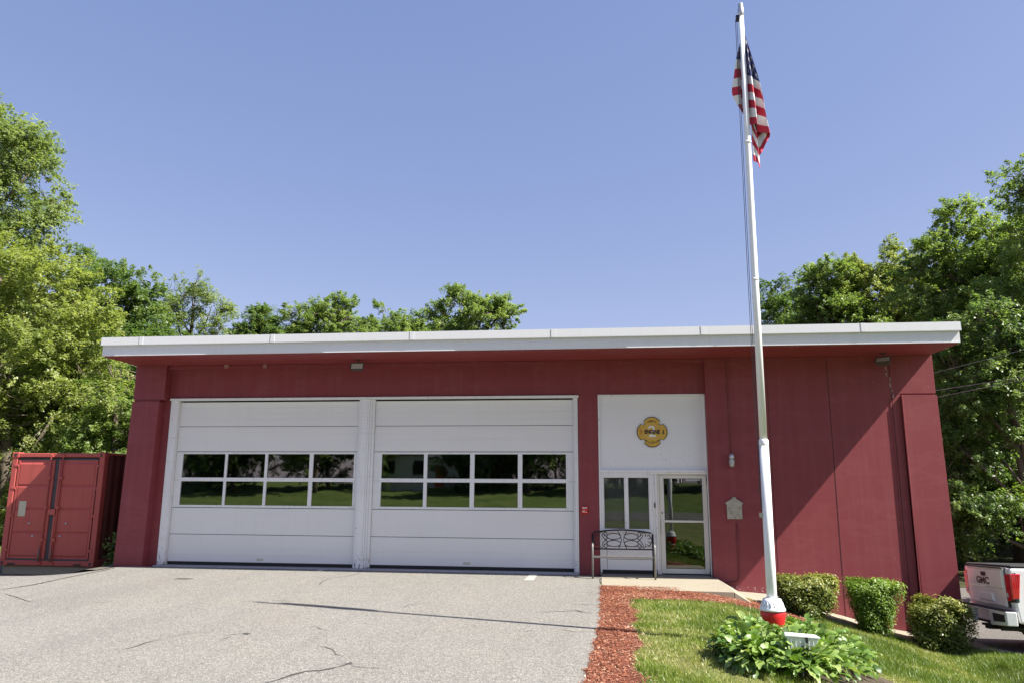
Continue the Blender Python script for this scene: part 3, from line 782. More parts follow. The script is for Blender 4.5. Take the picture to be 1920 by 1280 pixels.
mb = MB(); mb.box(bc[0]+.232, bc[0]+.258, .1835, .185, bc[2]-.035, bc[2]+.02); mb.box(bc[0]+.222, bc[0]+.268, .1835, .185, bc[2]-.045, bc[2]-.0355); mb.box(bc[0]+.224, bc[0]+.266, .1835, .185, bc[2]-.008, bc[2]+.008) if False else None
mb.prismY([(bc[0]+.228, bc[2]+.0205), (bc[0]+.262, bc[2]+.0205), (bc[0]+.252, bc[2]+.04), (bc[0]+.238, bc[2]+.04)], .1835, .185)
mb.build('hydrant_emblem', M['badgeblack'], badge)

# ------------------------------------------------------------------ alarm box, plate, lights, conduits
t = thing('fire_alarm_strobe', (-.335, .195, 1.19), 'small red fire alarm strobe on the red pier beside the right garage door', 'alarm')
mb = MB(); mb.box(-.40, -.27, .15, .1945, 1.19, 1.35); mb.build('housing', M['alarmred'], t, bevel=.008)
mb = MB(); mb.box(-.385, -.285, .135, .1495, 1.295, 1.33); mb.build('strobe_lens', M['lampglass'], t, bevel=.004)
mb = MB()
for k in range(3): mb.box(-.385, -.325, .147, .1498, 1.215+k*.016, 1.222+k*.016)
mb.box(-.31, -.29, .147, .1498, 1.21, 1.23); mb.build('grille', M['badgewhite'], t)

t = thing('call_box_backplate', (2.82, 0, 1.1), 'weathered house shaped metal backplate on the red wall above a thin pipe', 'metal plate')
mb = MB(); X0, X1 = 2.665, 2.975
mb.prismY([(X0, 1.115), (X1, 1.115), (X1, 1.415), (X1+.03, 1.435), (X1+.02, 1.455), (2.86, 1.535), (2.86, 1.565), (2.78, 1.565), (2.78, 1.535), (X0-.02, 1.455), (X0-.03, 1.435), (X0, 1.415)], -.035, -.002)
mb.build('plate', M['verdigris'], t, bevel=.004)
for x, z in ((2.71, 1.34), (2.93, 1.34), (2.75, 1.24), (2.88, 1.2), (2.82, 1.15)): mb = MB(); mb.lathe([(.011, 0), (.011, .004)], (0,0,0), 8); mb.v = [(x+a, -.0355-c, z+b) for a, b, c in mb.v]; mb.build('bolt', M['crack'], t)
mb = MB(); mb.tube([(2.86, -.02, 1.02), (2.855, -.02, .7), (2.85, -.02, .1), (2.845, -.02, -.1), (2.80, -.02, -.155), (2.7, -.02, -.165), (2.38, -.02, -.18)], .013, 8)
mb.lathe([(.02, 0), (.02, .04)], (2.855, -.02, .68), 8); mb.lathe([(.02, 0), (.02, .04)], (2.86, -.02, .99), 8)
o = mb.build('wall_pipe', M['redpipe']); tag(o, 'thin red painted pipe running down the wall below the metal plate and bending left', 'pipe')

t = thing('caged_wall_lamp', (2.805, 0, 2.3), 'small caged glass jar lamp on the red wall above the metal plate', 'lamp')
mb = MB(); mb.lathe([(.02, .22), (.05, .2), (.058, .14), (.058, .115), (.0, .114)], (2.805, -.085, 2.26), 16); mb.box(2.785, 2.825, -.08, -.0, 2.43, 2.47); mb.build('cap', M['galv'], t)
mb = MB(); mb.lathe([(.042, .113), (.047, .04), (.04, -.03), (.02, -.055), (.0, -.06)], (2.805, -.085, 2.26), 16); mb.build('glass_jar', M['lampglass'], t)
mb = MB()
for k in range(6):
    a = math.pi/3*k; mb.tube([(2.805+.052*math.cos(a), -.085+.052*math.sin(a), 2.375), (2.805+.056*math.cos(a), -.085+.056*math.sin(a), 2.30), (2.805+.05*math.cos(a), -.085+.05*math.sin(a), 2.22), (2.805, -.085, 2.19)], .004, 5)
mb.lathe([(.056, 0), (.056, .008)], (2.805, -.085, 2.295), 16); mb.build('wire_cage', M['galv'], t)
mb = MB(); mb.tube([(2.81, -.02, 2.47), (2.812, -.02, 3.2), (2.80, -.02, 3.9), (2.812, -.02, 4.3), (2.81, -.03, 4.50), (2.85, -.1, 4.555)], .011, 8)
o = mb.build('lamp_conduit', M['redpipe']); tag(o, 'thin red painted conduit from the soffit down to the caged lamp', 'conduit')

def flood(loc, rz, label, tilt=.5):
    t = thing('floodlight', loc, label, 'floodlight', None, rz)
    rot = Matrix.Rotation(-tilt, 4, 'X')
    def bl(mb): mb.v = [tuple(rot @ Vector(p) + Vector((0, 0, -.16))) for p in mb.v]
    mb = MB(); mb.hexa([(-.15, -.02, -.08), (.15, -.02, -.08), (.11, .1, -.06), (-.11, .1, -.06), (-.15, -.02, .08), (.15, -.02, .08), (.11, .1, .06), (-.11, .1, .06)])
    mb.box(-.16, .16, -.035, -.021, -.09, -.066); mb.box(-.16, .16, -.035, -.021, .066, .09); mb.box(-.16, -.135, -.035, -.021, -.0655, .0655); mb.box(.135, .16, -.035, -.021, -.0655, .0655)
    bl(mb); mb.build('housing', M['bronze'], t, bevel=.006, local=True)
    mb = MB(); mb.add([(-.134, -.026, -.065), (.134, -.026, -.065), (.134, -.026, .065), (-.134, -.026, .065)], [(0,1,2,3)]); bl(mb); mb.build('lens', M['lampglass'], t, local=True)
    mb = MB(); mb.tube([(0, .05, -.11), (0, .05, -.04), (.0, .02, .0)], .014, 8); mb.box(-.05, .05, -.03, .07, -.012, .0); mb.build('mount', M['bronze'], t, local=True)
    return t
p = at(670, 685, -.45); flood((float(p[0]), -.45, 4.562), 0, 'small floodlight under the soffit above the left garage door', .35)
p = at(1661, 672, -.5); flood((float(p[0]), -.35, 4.562), R(-38), 'dusty floodlight under the soffit near the right roof corner', .75)
# hornet nests / torn fixtures under soffit
for k, (px, py) in enumerate(((425, 685), (497, 686))):
    p = at(px, py, .04); mb = MB()
    rr = random.Random(k); pts = [(p[0]+.07*math.cos(a)*rr.uniform(.5, 1), p[2]+.08*math.sin(a)*rr.uniform(.5, 1)) for a in np.linspace(0, 6.0, 9)]
    mb.prismY(pts, .02, .049); o = mb.build('paint_scab', simple('torn_paint', (.33, .17, .15), .9, 0, .5, 30), FS)
mb = MB(); rr = random.Random(3)
for k in range(15):
    z = 4.3 - k*.045; x = 6.13 + .045*k*.12 + rr.uniform(-.03, .03); s_ = rr.uniform(.01, .03); mb.prismY([(x-s_, z-s_*.4), (x+s_*.7, z-s_), (x+s_, z+s_*.6), (x-s_*.3, z+s_)], -.006, -.0008)
mb.build('peeling_paint', simple('peeled_grey', (.30, .2, .2), .9, 0, .5, 30), FS)

# ------------------------------------------------------------------ bench
BY0, BY1 = -.5, -.1
bx0, bx1 = -.17, 1.10
bench = thing('metal_bench', (.46, -.3, -.08), 'black metal bench frame with scrollwork back standing under the entrance window', 'bench')
def bp(x, y, z): return (x, y, z - .0)
for x, zb in ((bx0, gz(-.3, -.5)), (bx1, -.088)):
    mb = MB(); mb.tube([(x, BY0, zb), (x, BY0, .55), (x, BY0+.03, .585), (x, BY0+.08, .6)], .021, 8); mb.build('leg', M['wornmetal'], bench)
    mb = MB(); mb.tube([(x+(.0), BY1+.06, zb+.002), (x, BY1+.02, .35), (x, BY1+.08, .60), (x, BY1+.13, .78)], .022, 8); mb.build('leg', M['black'], bench)
    mb = MB(); mb.tube([(x, BY0+.075, .60), (x, BY0+.2, .615), (x, BY1+.09, .60)], .018, 8); mb.build('armrest', M['black'], bench)
    mb = MB(); mb.tube([(x, BY0, .33), (x, BY1+.02, .31)], .016, 8); mb.build('side_rail', M['black'], bench)
mb = MB(); mb.box(bx0+.021, bx1-.021, BY0-.012, BY0+.012, .325, .365); mb.build('seat_rail', M['wornmetal'], bench, bevel=.004)
bm_ = MB()
cx = (bx0+bx1)/2; hw = (bx1-bx0)/2-.02
def by(z): return BY1+.02+(z-.35)/.43*.11
def top_z(u): return .80 + .06*(1-u*u)
bm_.tube([(cx+u*hw, by(.8), top_z(u)) for u in np.linspace(-1, 1, 21)], .017, 8)
bm_.tube([(cx-hw, by(.45), .47), (cx+hw, by(.45), .47)], .015, 8)
def sc(pts, r=.0085):
    for s_ in (-1, 1):
        bm_.tube([(cx+s_*u*hw, by(.655+v*.18), .655+v*.17) for u, v in pts], r, 6)
def ell(cu, cv, ru, rv, a0, a1, n=18): return [(cu+ru*math.cos(R(a)), cv+rv*math.sin(R(a))) for a in np.linspace(a0, a1, n)]
sc([(.16, 1.05), (.07, .55), (.035, 0), (.07, -.55), (.14, -1.0)])
sc(ell(.30, .42, .24, .36, 0, 360, 26)); sc(ell(.30, -.42, .24, .36, 0, 360, 26))
sc([(.34, .02), (.5, .2), (.64, .7), (.72, .95), (.8, .7), (.78, .4)]); sc([(.34, -.02), (.5, -.2), (.64, -.7), (.72, -.95), (.8, -.7), (.78, -.4)])
sc(ell(.585, .70, .055, .25, -60, 200)); sc(ell(.585, -.70, .055, .25, 60, -200))
sc([(.50, .28), (.58, .0), (.66, -.3), (.72, -.7)]); sc([(.50, -.28), (.58, .0), (.66, .3), (.72, .7)])
sc(ell(.90, .42, .055, .24, -120, 170)); sc(ell(.90, -.42, .055, .24, 120, -170)); sc([(.90, .66), (.98, .3), (1.0, 0), (.98, -.3), (.90, -.66)])
bm_.build('scroll_backrest', M['black'], bench)

# ------------------------------------------------------------------ flagpole
FX, FY = 2.12, -6.4
fz = gz(FX, FY)
fp = thing('flagpole', (FX, FY, fz), 'tall white flagpole with a white and red cast base standing in the hostas', 'flagpole')
def px_at(z): return FX + .05 * (z + .2) / 9
mb = MB(); mb.tube([(px_at(z), FY, z) for z in (fz, 1.0, 2.36)], [.064, .062, .060], 20)
mb.tube([(px_at(z), FY, z) for z in (2.33, 2.345, 2.40, 2.415)], [.0602, .062, .062, .05], 20)
mb.tube([(px_at(z), FY, z) for z in (2.40, 4.5, 6.6, 8.55)], [.049, .046, .041, .035], 20)
for z in (4.55, 6.55): mb.tube([(px_at(z), FY, z), (px_at(z), FY, z+.03)], [.0485, .0485], 20)
mb.build('pole', M['pole'], fp)
mb = MB(); mb.tube([(px_at(8.6), FY, z) for z in (8.55, 8.56, 8.66, 8.68, 8.74, 8.76)], [.037, .044, .046, .036, .036, .02], 16); mb.build('finial_cap', M['galv'], fp)
mb = MB(); mb.box(px_at(8.5)-.075, px_at(8.5)-.035, FY-.02, FY+.02, 8.47, 8.56); mb.build('pulley', M['black'], fp)
mb = MB(); mb.lathe([(.066, .44), (.108, .43), (.122, .395), (.148, .325), (.158, .31), (.158, .292), (.14, .288)], (px_at(.3), FY, 0), 32); cap = mb.build('base_collar', M['pole'], fp)
for k in range(9):
    a = R(-165 + k*18.5); c, s_ = math.cos(a), math.sin(a)
    mb = MB(); mb.tube([(px_at(.3)+.1225*c, FY+.1225*s_, .395), (px_at(.3)+.143*c, FY+.143*s_, .34)], .0045, 6); mb.build('vent_slot', M['slot'], cap)
mb = MB(); mb.lathe([(.142, .289), (.150, .27), (.148, .21), (.135, .14), (.12, .08), (.11, .02), (.12, -.1), (.15, -.16), (.15, fz)], (px_at(.3), FY, 0), 32); mb.build('cast_base', M['redcast'], fp)
mb = MB(); mb.lathe([(.125, .085), (.13, .07), (.125, .05)], (px_at(.3), FY, 0), 24); mb.build('base_band', M['pole'], fp)
# halyard with a loop
mb = MB(); hx = lambda z: px_at(z) - .060 - .012*math.sin(z*.35)
mb.tube([(hx(z), FY-.0, z) for z in np.linspace(8.5, 2.0, 24)] + [(px_at(1.9)-.085, FY-.01, 1.85), (px_at(1.8)-.10, FY-.02, 1.75), (px_at(1.8)-.07, FY-.03, 1.66), (px_at(1.6)-.07, FY, 1.5)], .004, 5)
mb.tube([(hx(z)-.018, FY+.012, z) for z in np.linspace(8.5, 3.0, 16)] + [(px_at(2)-.075, FY, 1.5)], .004, 5)
mb.build('halyard', M['darkrope'], fp)
mb = MB(); mb.box(px_at(1.45)-.10, px_at(1.45)-.06, FY-.02, FY+.02, 1.42, 1.48); mb.build('cleat', M['galv'], fp)

# flag: columns of control points in the photograph's plane through the pole, (px, py, depth offset)
FLC = [
 (0.00, [(1389, 82, .05), (1388.5, 90, .05), (1388, 98, .05), (1388, 106, .05), (1389, 140, .05), (1390, 175, .05), (1392, 208, .05)]),
 (0.07, [(1387, 82, .0), (1385, 90, -.01), (1383, 97, -.01), (1381, 105, -.01), (1375, 143, -.01), (1371, 178, -.01), (1390, 210, .02)]),
 (0.14, [(1390, 78, .10), (1390, 88, .10), (1390, 98, .10), (1390, 108, .10), (1391, 145, .10), (1393, 182, .10), (1396, 220, .08)]),
 (0.20, [(1395, 70, .12), (1397, 90, .11), (1399, 112, .10), (1400, 134, .09), (1401, 168, .08), (1403, 200, .07), (1404, 235, .06)]),
 (0.27, [(1397, 66, .0), (1401, 88, -.05), (1404, 112, -.07), (1408, 136, -.08), (1412, 168, -.08), (1416, 200, -.08), (1419, 232, -.07)]),
 (0.32, [(1397, 66, .06), (1402, 90, .05), (1406, 115, .04), (1411, 140, .04), (1414, 176, .04), (1417, 212, .03), (1419, 248, .02)]),
 (0.39, [(1397, 66, .0), (1406, 94, -.04), (1414, 120, -.06), (1422, 146, -.06), (1431, 182, -.07), (1438, 218, -.07), (1445, 250, -.05)]),
 (0.52, [(1398, 70, .08), (1417, 140, .04), (1430, 200, .04), (1440, 262, .03)]),
 (0.64, [(1398, 75, .10), (1409, 140, .09), (1418, 210, .08), (1430, 284, .04)]),
 (0.78, [(1398, 85, .12), (1402, 150, .11), (1407, 220, .09), (1413, 302, .04)]),
 (0.90, [(1400, 120, .10), (1406, 180, .07), (1411, 240, .03), (1420, 305, .0)]),
 (1.00, [(1402, 150, .12), (1410, 205, .10), (1420, 260, .02), (1426, 317, .0)]),
]
def cat(P, t):
    P = np.array(P, float); n = len(P)-1; s_ = min(t*n, n-1e-6); i = int(s_); f = s_-i
    p0, p1, p2, p3 = P[max(i-1, 0)], P[i], P[i+1], P[min(i+2, n)]
    return .5*((2*p1)+(-p0+p2)*f+(2*p0-5*p1+4*p2-p3)*f*f+(-p0+3*p1-3*p2+p3)*f**3)
NU, NV = 190, 130
G = np.zeros((NU+1, NV+1, 3)); cols = []
for j in range(NV+1):
    row = []
    for s_, P in FLC: row.append(cat(P, j/NV))
    row = np.array(row); S_ = [c[0] for c in FLC]
    us = np.linspace(0, 1, NU+1)
    for k in range(3): G[:, j, k] = np.interp(us, S_, row[:, k])
# smooth along the fly a little
for _ in range(3): G[1:-1] = (G[:-2] + 2*G[1:-1] + G[2:]) / 4
us = np.linspace(0, 1, NU+1)[:, None]; vv = np.linspace(0, 1, NV+1)[None, :]
G[:, :, 2] += (.012*np.sin(us*46+vv*5) + .008*np.sin(us*23-vv*9)) * (.3+vv)
G[:, :, 0] += .9*np.sin(us*30+vv*6)*vv
W = np.zeros_like(G)
for i in range(NU+1):
    for j in range(NV+1): W[i, j] = at(G[i, j, 0], G[i, j, 1], FY + G[i, j, 2])
stars = []
for r_ in range(9):
    for c_ in range(6 if r_ % 2 == 0 else 5):
        stars.append((((c_*2+1+(r_ % 2)) / 12)*.4, (r_+1)/10*(7/13)))
stars = np.array(stars)
idx = lambda i, j: i*(NV+1)+j
fs = []; mi = []
for i in range(NU):
    for j in range(NV):
        u = (i+.5)/NU; v = (j+.5)/NV; fs.append((idx(i, j), idx(i+1, j), idx(i+1, j+1), idx(i, j+1)))
        if u < .4 and v < 7/13:
            d = stars - np.array([u, v]); dx, dy = d[:, 0]*1.9, d[:, 1]; rr_ = np.hypot(dx, dy); th = np.arctan2(dx, dy)
            rad = .033*(.62+.38*np.cos(5*th)); mi.append(1 if np.any(rr_ < rad) else 2)
        else: mi.append(0 if int(v*13) % 2 == 0 else 1)
me = bpy.data.meshes.new('flag'); me.from_pydata([tuple(p) for p in W.reshape(-1, 3)], [], fs)
for m_ in (M['flagred'], M['flagwhite'], M['flagblue']): me.materials.append(m_)
me.polygons.foreach_set('material_index', mi); me.polygons.foreach_set('use_smooth', [True]*len(mi))
fl = link('flag', me); sd = fl.modifiers.new('thick', 'SOLIDIFY'); sd.thickness = .003
tag(fl, 'limp United States flag hanging furled from the top of the flagpole', 'flag')

# ================================================================== plants
def rand_dirs(n):
    v = rng.normal(size=(n, 3)); return v / np.linalg.norm(v, axis=1)[:, None]
def leaf_quads(P, size, up=.6, aspect=.55, droop=0.0, out=None):
    """P (n,3) centres -> folded leaves (two triangles joined at the midrib as one quad)"""
    n = len(P)
    N = rand_dirs(n); N[:, 2] = np.abs(N[:, 2]) + up; 
    if out is not None: N += out * .5
    N /= np.linalg.norm(N, axis=1)[:, None]
    T = rand_dirs(n); T[:, 2] -= droop; T -= N * np.sum(T*N, 1)[:, None]; T /= np.linalg.norm(T, axis=1)[:, None]
    B = np.cross(N, T); s_ = (size * rng.uniform(.65, 1.3, n))[:, None]
    V = np.zeros((n, 4, 3)); V[:, 0] = P - T*s_*.5; V[:, 1] = P + B*s_*aspect*.5 + N*s_*.08 ; V[:, 2] = P + T*s_*.55 - N*s_*.1; V[:, 3] = P - B*s_*aspect*.5 + N*s_*.08
    return V
def crown_points(blobs, ncl, per, crad, shell=.5, lump=.25, seed=0, flat=.75):
    r = np.random.default_rng(seed); bl = np.array(blobs, float)
    def dirs(n):
        d = r.normal(size=(n, 3)); return d / np.linalg.norm(d, axis=1)[:, None]
    # boughs on every blob, leafy sprays on every bough
    w = (bl[:, 3]*bl[:, 4] + bl[:, 4]*bl[:, 5] + bl[:, 3]*bl[:, 5]); w /= w.sum()
    nb = max(10, int(ncl / 16)); bi = r.choice(len(bl), nb, p=w); d = dirs(nb); d[:, 2] = d[:, 2]*.9 + .1
    rad = r.uniform(.45 + shell*.3, 1.0 + lump*.25, nb)
    BC = bl[bi, :3] + d * bl[bi, 3:] * rad[:, None]
    BR = bl[bi, 3:].mean(1) * r.uniform(.20, .42, nb) + .12
    wb = BR**2 / (BR**2).sum(); ci = r.choice(nb, ncl, p=wb); d2 = dirs(ncl); d2[:, 2] = np.where(r.random(ncl) < .65, np.abs(d2[:, 2]), d2[:, 2])
    C = BC[ci] + d2 * (BR[ci] * r.uniform(.45, 1.15, ncl))[:, None]
    out = d2 * .6 + d[ci] * .6; out /= np.linalg.norm(out, axis=1)[:, None] + 1e-6
    # each spray: leaves strewn along a short drooping shoot
    cs = crad * r.uniform(.5, 1.25, ncl); tt = r.random((ncl, per)); sh = out + r.normal(0, .35, (ncl, 3)); sh /= np.linalg.norm(sh, axis=1)[:, None]
    ball = r.normal(size=(ncl, per, 3)); ball /= np.linalg.norm(ball, axis=2)[:, :, None]; ball *= (r.random((ncl, per)) ** .5)[:, :, None]
    off = sh[:, None, :] * (tt * 1.5 - .5)[:, :, None] * .8 + ball * (.50 - .28 * tt)[:, :, None]
    off[:, :, 2] -= .22 * tt ** 2
    P = C[:, None, :] + off * cs[:, None, None]
    return C, P.reshape(-1, 3), np.repeat(out, per, axis=0), np.repeat(r.normal(0, .15, ncl) + r.normal(0, .08, nb)[ci], per)
def make_tree(name, base, blobs, label, mat, ncl=500, per=60, leaf=.16, crad=.75, trunk_r=.22, lump=.25, shell=.45, seed=1, group=None, twigs=.5, up=.6, droop=.3, cat_='tree', trunk_top=None):
    t = thing(name, base, label, cat_, group)
    leaf *= .8
    C, P, out, tn = crown_points(blobs, int(ncl*1.6), int(per*1.05), crad*.92, shell, lump, seed)
    V = leaf_quads(P, leaf, up, .55, droop, out)
    tint = np.clip(.5 + tn + rng.normal(0, .14, len(P)), 0, 1)
    keep = P[:, 2] > .12
    V = V[keep]; tint = tint[keep]
    me = fast_mesh('crown', V.reshape(-1, 3), np.arange(4*len(V)), 4, mat, tint)
    link('crown', me, t, local=True)
    mb = MB(); r = random.Random(seed)
    bl = sorted(blobs, key=lambda b: b[2]); top = trunk_top or bl[-1][2]
    tx, ty = bl[-1][0], bl[-1][1]
    pts = [(tx*f + .15*math.sin(f*5+seed)*(f > 0), ty*f + .12*math.cos(f*4+seed)*(f > 0), -.3 + (top+.3)*f) for f in np.linspace(0, 1, 8)]
    mb.tube(pts, [trunk_r*(1.25-f*.95) for f in np.linspace(0, 1, 8)], 10)
    for b in blobs:
        zs = max(.8, b[2]-b[5]*.9-1.0); f = min(.95, zs/max(top, .1)); s_ = (tx*f, ty*f, zs)
        e = (b[0], b[1], b[2]); m = tuple((s_[i]+e[i])/2 + r.uniform(-.3, .3) for i in range(3))
        mb.tube([s_, m, e], [trunk_r*.5, trunk_r*.35, trunk_r*.18], 7)
    sel = [i for i in range(len(C)) if r.random() < twigs]
    ba = np.array([b[:3] for b in blobs])
    for i in sel[:420]:
        c = C[i]; k = int(np.argmin(np.sum((ba-c)**2, 1))); b0 = ba[k]*.5 + c*.5; m = (b0+c)/2 + np.array([r.uniform(-.15, .15), r.uniform(-.15, .15), r.uniform(-.25, .05)])
        if c[2] < .2: continue
        mb.tube([b0, m, c], [.022, .014, .005], 4, cap=False)
    mb.build('trunk', M['bark'], t, local=True)
    return t
def copy_tree(t, loc, rz, sc_, label, name=None, group=None):
    c = t.copy(); COL.objects.link(c); c.location = loc; c.rotation_euler = (0, 0, rz); c.scale = (sc_,)*3 if not isinstance(sc_, tuple) else sc_
    c['label'] = label
    if group: c['group'] = group
    if name: c.name = name
    for ch in list(t.children):
        d = ch.copy(); COL.objects.link(d); d.parent = c
    return c
GB = 'trees standing around the fire station'
def B(px, py, Y, rx, ry, rz, base):
    p = at(px, py, Y); return (p[0]-base[0], p[1]-base[1], p[2]-base[2], rx, ry, rz)
# left side
b = (-29.0, 14, -.6)
make_tree('deciduous_tree', b, [B(0,285,14,2.3,2.4,2.1,b), B(55,325,14,1.3,1.6,1.8,b), B(5,400,14,2.7,2.4,2.2,b), B(-70,350,14,3,2.5,4,b), B(75,395,14,.9,1.2,.8,b), B(-5,235,14,1.1,1.2,1.1,b), B(-20,560,14,3.4,2.6,4,b), B(5,465,14,1.8,2,1.4,b)],
          'tall loose crowned tree at the far left edge, rising highest of all the trees', L['grey'], ncl=1000, per=46, leaf=.18, crad=.75, seed=11, group=GB, lump=.3, twigs=.5, shell=.1)
b = (-22.5, 10, -.5)
make_tree('deciduous_tree', b, [B(45,580,10,2.4,2.4,2.3,b), B(20,700,10,3.2,2.8,3.4,b), B(120,660,10,2.0,2,2.2,b), B(100,780,10,2.6,2.2,2.3,b), B(30,860,10,3,2.4,3,b), B(0,510,10,1.8,2,1.8,b), B(150,630,11,1.2,1.5,1.5,b), B(200,800,9,1.4,1.4,1.6,b), B(-20,980,10,2.6,2,2,b)],
          'broad yellow green tree filling the left edge behind the red container', L['yellow'], ncl=1350, per=58, leaf=.155, crad=.62, seed=12, group=GB, lump=.3, shell=.55)
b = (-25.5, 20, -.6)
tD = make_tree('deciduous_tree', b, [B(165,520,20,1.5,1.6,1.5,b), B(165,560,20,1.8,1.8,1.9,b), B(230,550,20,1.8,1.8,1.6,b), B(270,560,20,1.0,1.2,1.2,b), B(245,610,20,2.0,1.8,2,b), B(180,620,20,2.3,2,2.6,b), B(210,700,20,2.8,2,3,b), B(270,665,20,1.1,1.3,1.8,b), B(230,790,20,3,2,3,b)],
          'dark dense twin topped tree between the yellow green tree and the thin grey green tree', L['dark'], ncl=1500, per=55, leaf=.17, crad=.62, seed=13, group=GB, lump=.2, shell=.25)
b = (-16.6, 9, -.5)
make_tree('young_tree', b, [B(215,745,9,1.2,1.2,1.4,b), B(205,810,9,1.5,1.3,1.5,b), B(240,800,9,1.0,1,1.4,b), B(165,830,9,1.4,1.2,1.1,b), B(220,900,9,1.6,1.3,1.6,b)],
          'low bright green tree directly behind the container next to the left wall corner', L['green'], ncl=420, per=50, leaf=.14, crad=.5, seed=14, group=GB, lump=.3)
b = (-23.6, 24, -.6)
make_tree('deciduous_tree', b, [B(360,550,24,1.3,1.2,1.7,b), B(330,590,24,1.5,1.3,1.6,b), B(395,580,24,1.1,1.1,1.5,b), B(350,625,24,2.3,1.5,1.6,b), B(415,615,24,.8,.9,1.1,b), B(305,560,24,.7,.8,1.3,b), B(345,700,24,2.4,1.8,2.5,b)],
          'thin see-through grey green tree above the left end of the roof', L['grey'], ncl=700, per=34, leaf=.15, crad=.6, seed=15, group=GB, lump=.3, shell=.1, twigs=.6, trunk_r=.13)
# behind the roof
for k, (pxs, Y, lab, matn, sd_) in enumerate([
    ([(490,600,1.0,.8),(515,615,.8,.6),(470,615,.7,.5),(490,650,1.5,1.3)], 28, 'smallest tree top peeking above the roof left of the middle trees', 'dark', 21),
    ([(570,590,1.2,1.0),(610,585,1.3,1.1),(650,585,1.2,1.2),(600,625,2.5,1.6)], 30, 'wide tree top above the roof over the gap between the garage doors', 'green', 22),
    ([(730,600,1.0,1.0),(700,610,.9,.8),(775,612,1.1,.9),(740,640,2.1,1.5),(688,625,.8,.8),(790,628,1.0,.8)], 30, 'low tree top above the roof left of the rounded tree', 'green', 23),
    ([(862,580,1.2,1.1),(900,573,1.3,1.0),(938,592,1.0,.9),(890,610,2.3,1.5),(838,602,.8,.9)], 26, 'rounded tree top above the middle of the roof, rightmost of the ones behind the garage', 'green', 24)]):
    c0 = at(pxs[-1][0], pxs[-1][1], Y); b = (float(c0[0]), Y, -.6)
    make_tree('deciduous_tree', b, [B(x, y_, Y, r1, r1, r2, b) for x, y_, r1, r2 in pxs], lab, L[matn], ncl=460, per=48, leaf=.16, crad=.55, seed=sd_, group=GB, lump=.3, shell=.15, trunk_r=.18, twigs=.6)
# right side
b = (10.8, 22, -1.3)
make_tree('deciduous_tree', b, [B(1545,528,22,1.1,1.3,1.1,b), B(1525,562,22,.9,1.2,1.0,b), B(1575,545,22,1.3,1.3,1.3,b), B(1555,592,22,1.6,1.6,1.4,b), B(1585,620,22,2.2,1.6,1.5,b)],
          'mid green tree above the right part of the roof, nearest to the flagpole', L['green'], ncl=760, per=46, leaf=.15, crad=.52, seed=31, group=GB, lump=.3, shell=.15, twigs=.7)
b = (14.6, 23, -1.3)
make_tree('deciduous_tree', b, [B(1655,510,23,1.7,1.5,1.6,b), B(1620,545,23,1.4,1.3,1.5,b), B(1690,530,23,1.3,1.3,1.5,b), B(1660,580,23,2.6,1.8,2,b)],
          'yellow green round topped tree between the two big trees above the right roof', L['yellow'], ncl=760, per=50, leaf=.15, crad=.52, seed=32, group=GB, lump=.3, shell=.4)
b = (17.0, 17, -1.3)
make_tree('deciduous_tree', b, [B(1790,488,17,1.8,1.8,1.7,b), B(1850,470,17,2.0,2,1.9,b), B(1760,540,17,1.8,1.6,2,b), B(1830,560,17,2.8,2,2.6,b), B(1900,520,17,2.2,2,2.4,b), B(1760,620,17,1.8,1.5,1.8,b), B(1850,680,17,3,2,2.6,b), B(1735,500,17,.8,1,1.0,b)],
          'large green maple behind the right wall corner', L['green'], ncl=1200, per=56, leaf=.16, crad=.58, seed=33, group=GB, lump=.3, shell=.5)
b = (18.6, 12, -1.3)
make_tree('deciduous_tree', b, [B(1968,335,12,1.3,1.5,1.7,b), B(1955,430,12,1.0,1.5,1.2,b), B(2030,420,12,2.3,2,3.2,b), B(1960,560,12,2.2,2,2.4,b)],
          'tall tree cut off by the right edge of the picture', L['green'], ncl=760, per=50, leaf=.14, crad=.5, seed=34, group=GB, lump=.35, shell=.4)
b = (14.9, 11, -1.3)
make_tree('deciduous_tree', b, [B(1800,720,11,1.6,1.5,1.6,b), B(1870,740,11,2.0,1.6,2.0,b), B(1800,840,11,1.7,1.5,1.6,b), B(1880,860,11,2.2,1.6,1.6,b), B(1860,620,11,1.9,1.6,1.6,b), B(1840,950,11,1.5,1.5,.9,b)],
          'dark open tree with bare trunk beside the right wall above the truck', L['dark'], ncl=760, per=48, leaf=.14, crad=.55, seed=35, group=GB, lump=.35, shell=.4, twigs=.8, trunk_r=.16)
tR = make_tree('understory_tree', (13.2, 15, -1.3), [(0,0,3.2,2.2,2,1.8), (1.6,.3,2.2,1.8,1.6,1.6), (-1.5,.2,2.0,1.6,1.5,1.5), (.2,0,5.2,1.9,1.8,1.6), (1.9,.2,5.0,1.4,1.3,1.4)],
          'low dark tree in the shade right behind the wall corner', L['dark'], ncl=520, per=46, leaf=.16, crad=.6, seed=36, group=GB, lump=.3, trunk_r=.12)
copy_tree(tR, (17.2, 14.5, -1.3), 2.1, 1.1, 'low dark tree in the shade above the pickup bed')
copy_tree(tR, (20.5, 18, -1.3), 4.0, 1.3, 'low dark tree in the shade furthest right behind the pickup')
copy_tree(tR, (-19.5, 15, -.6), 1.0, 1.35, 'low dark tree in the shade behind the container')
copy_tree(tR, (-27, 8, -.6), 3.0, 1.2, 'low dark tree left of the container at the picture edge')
copy_tree(tR, (-23, 17, -.6), 5.0, 1.4, 'low dark tree deep behind the yellow green tree')
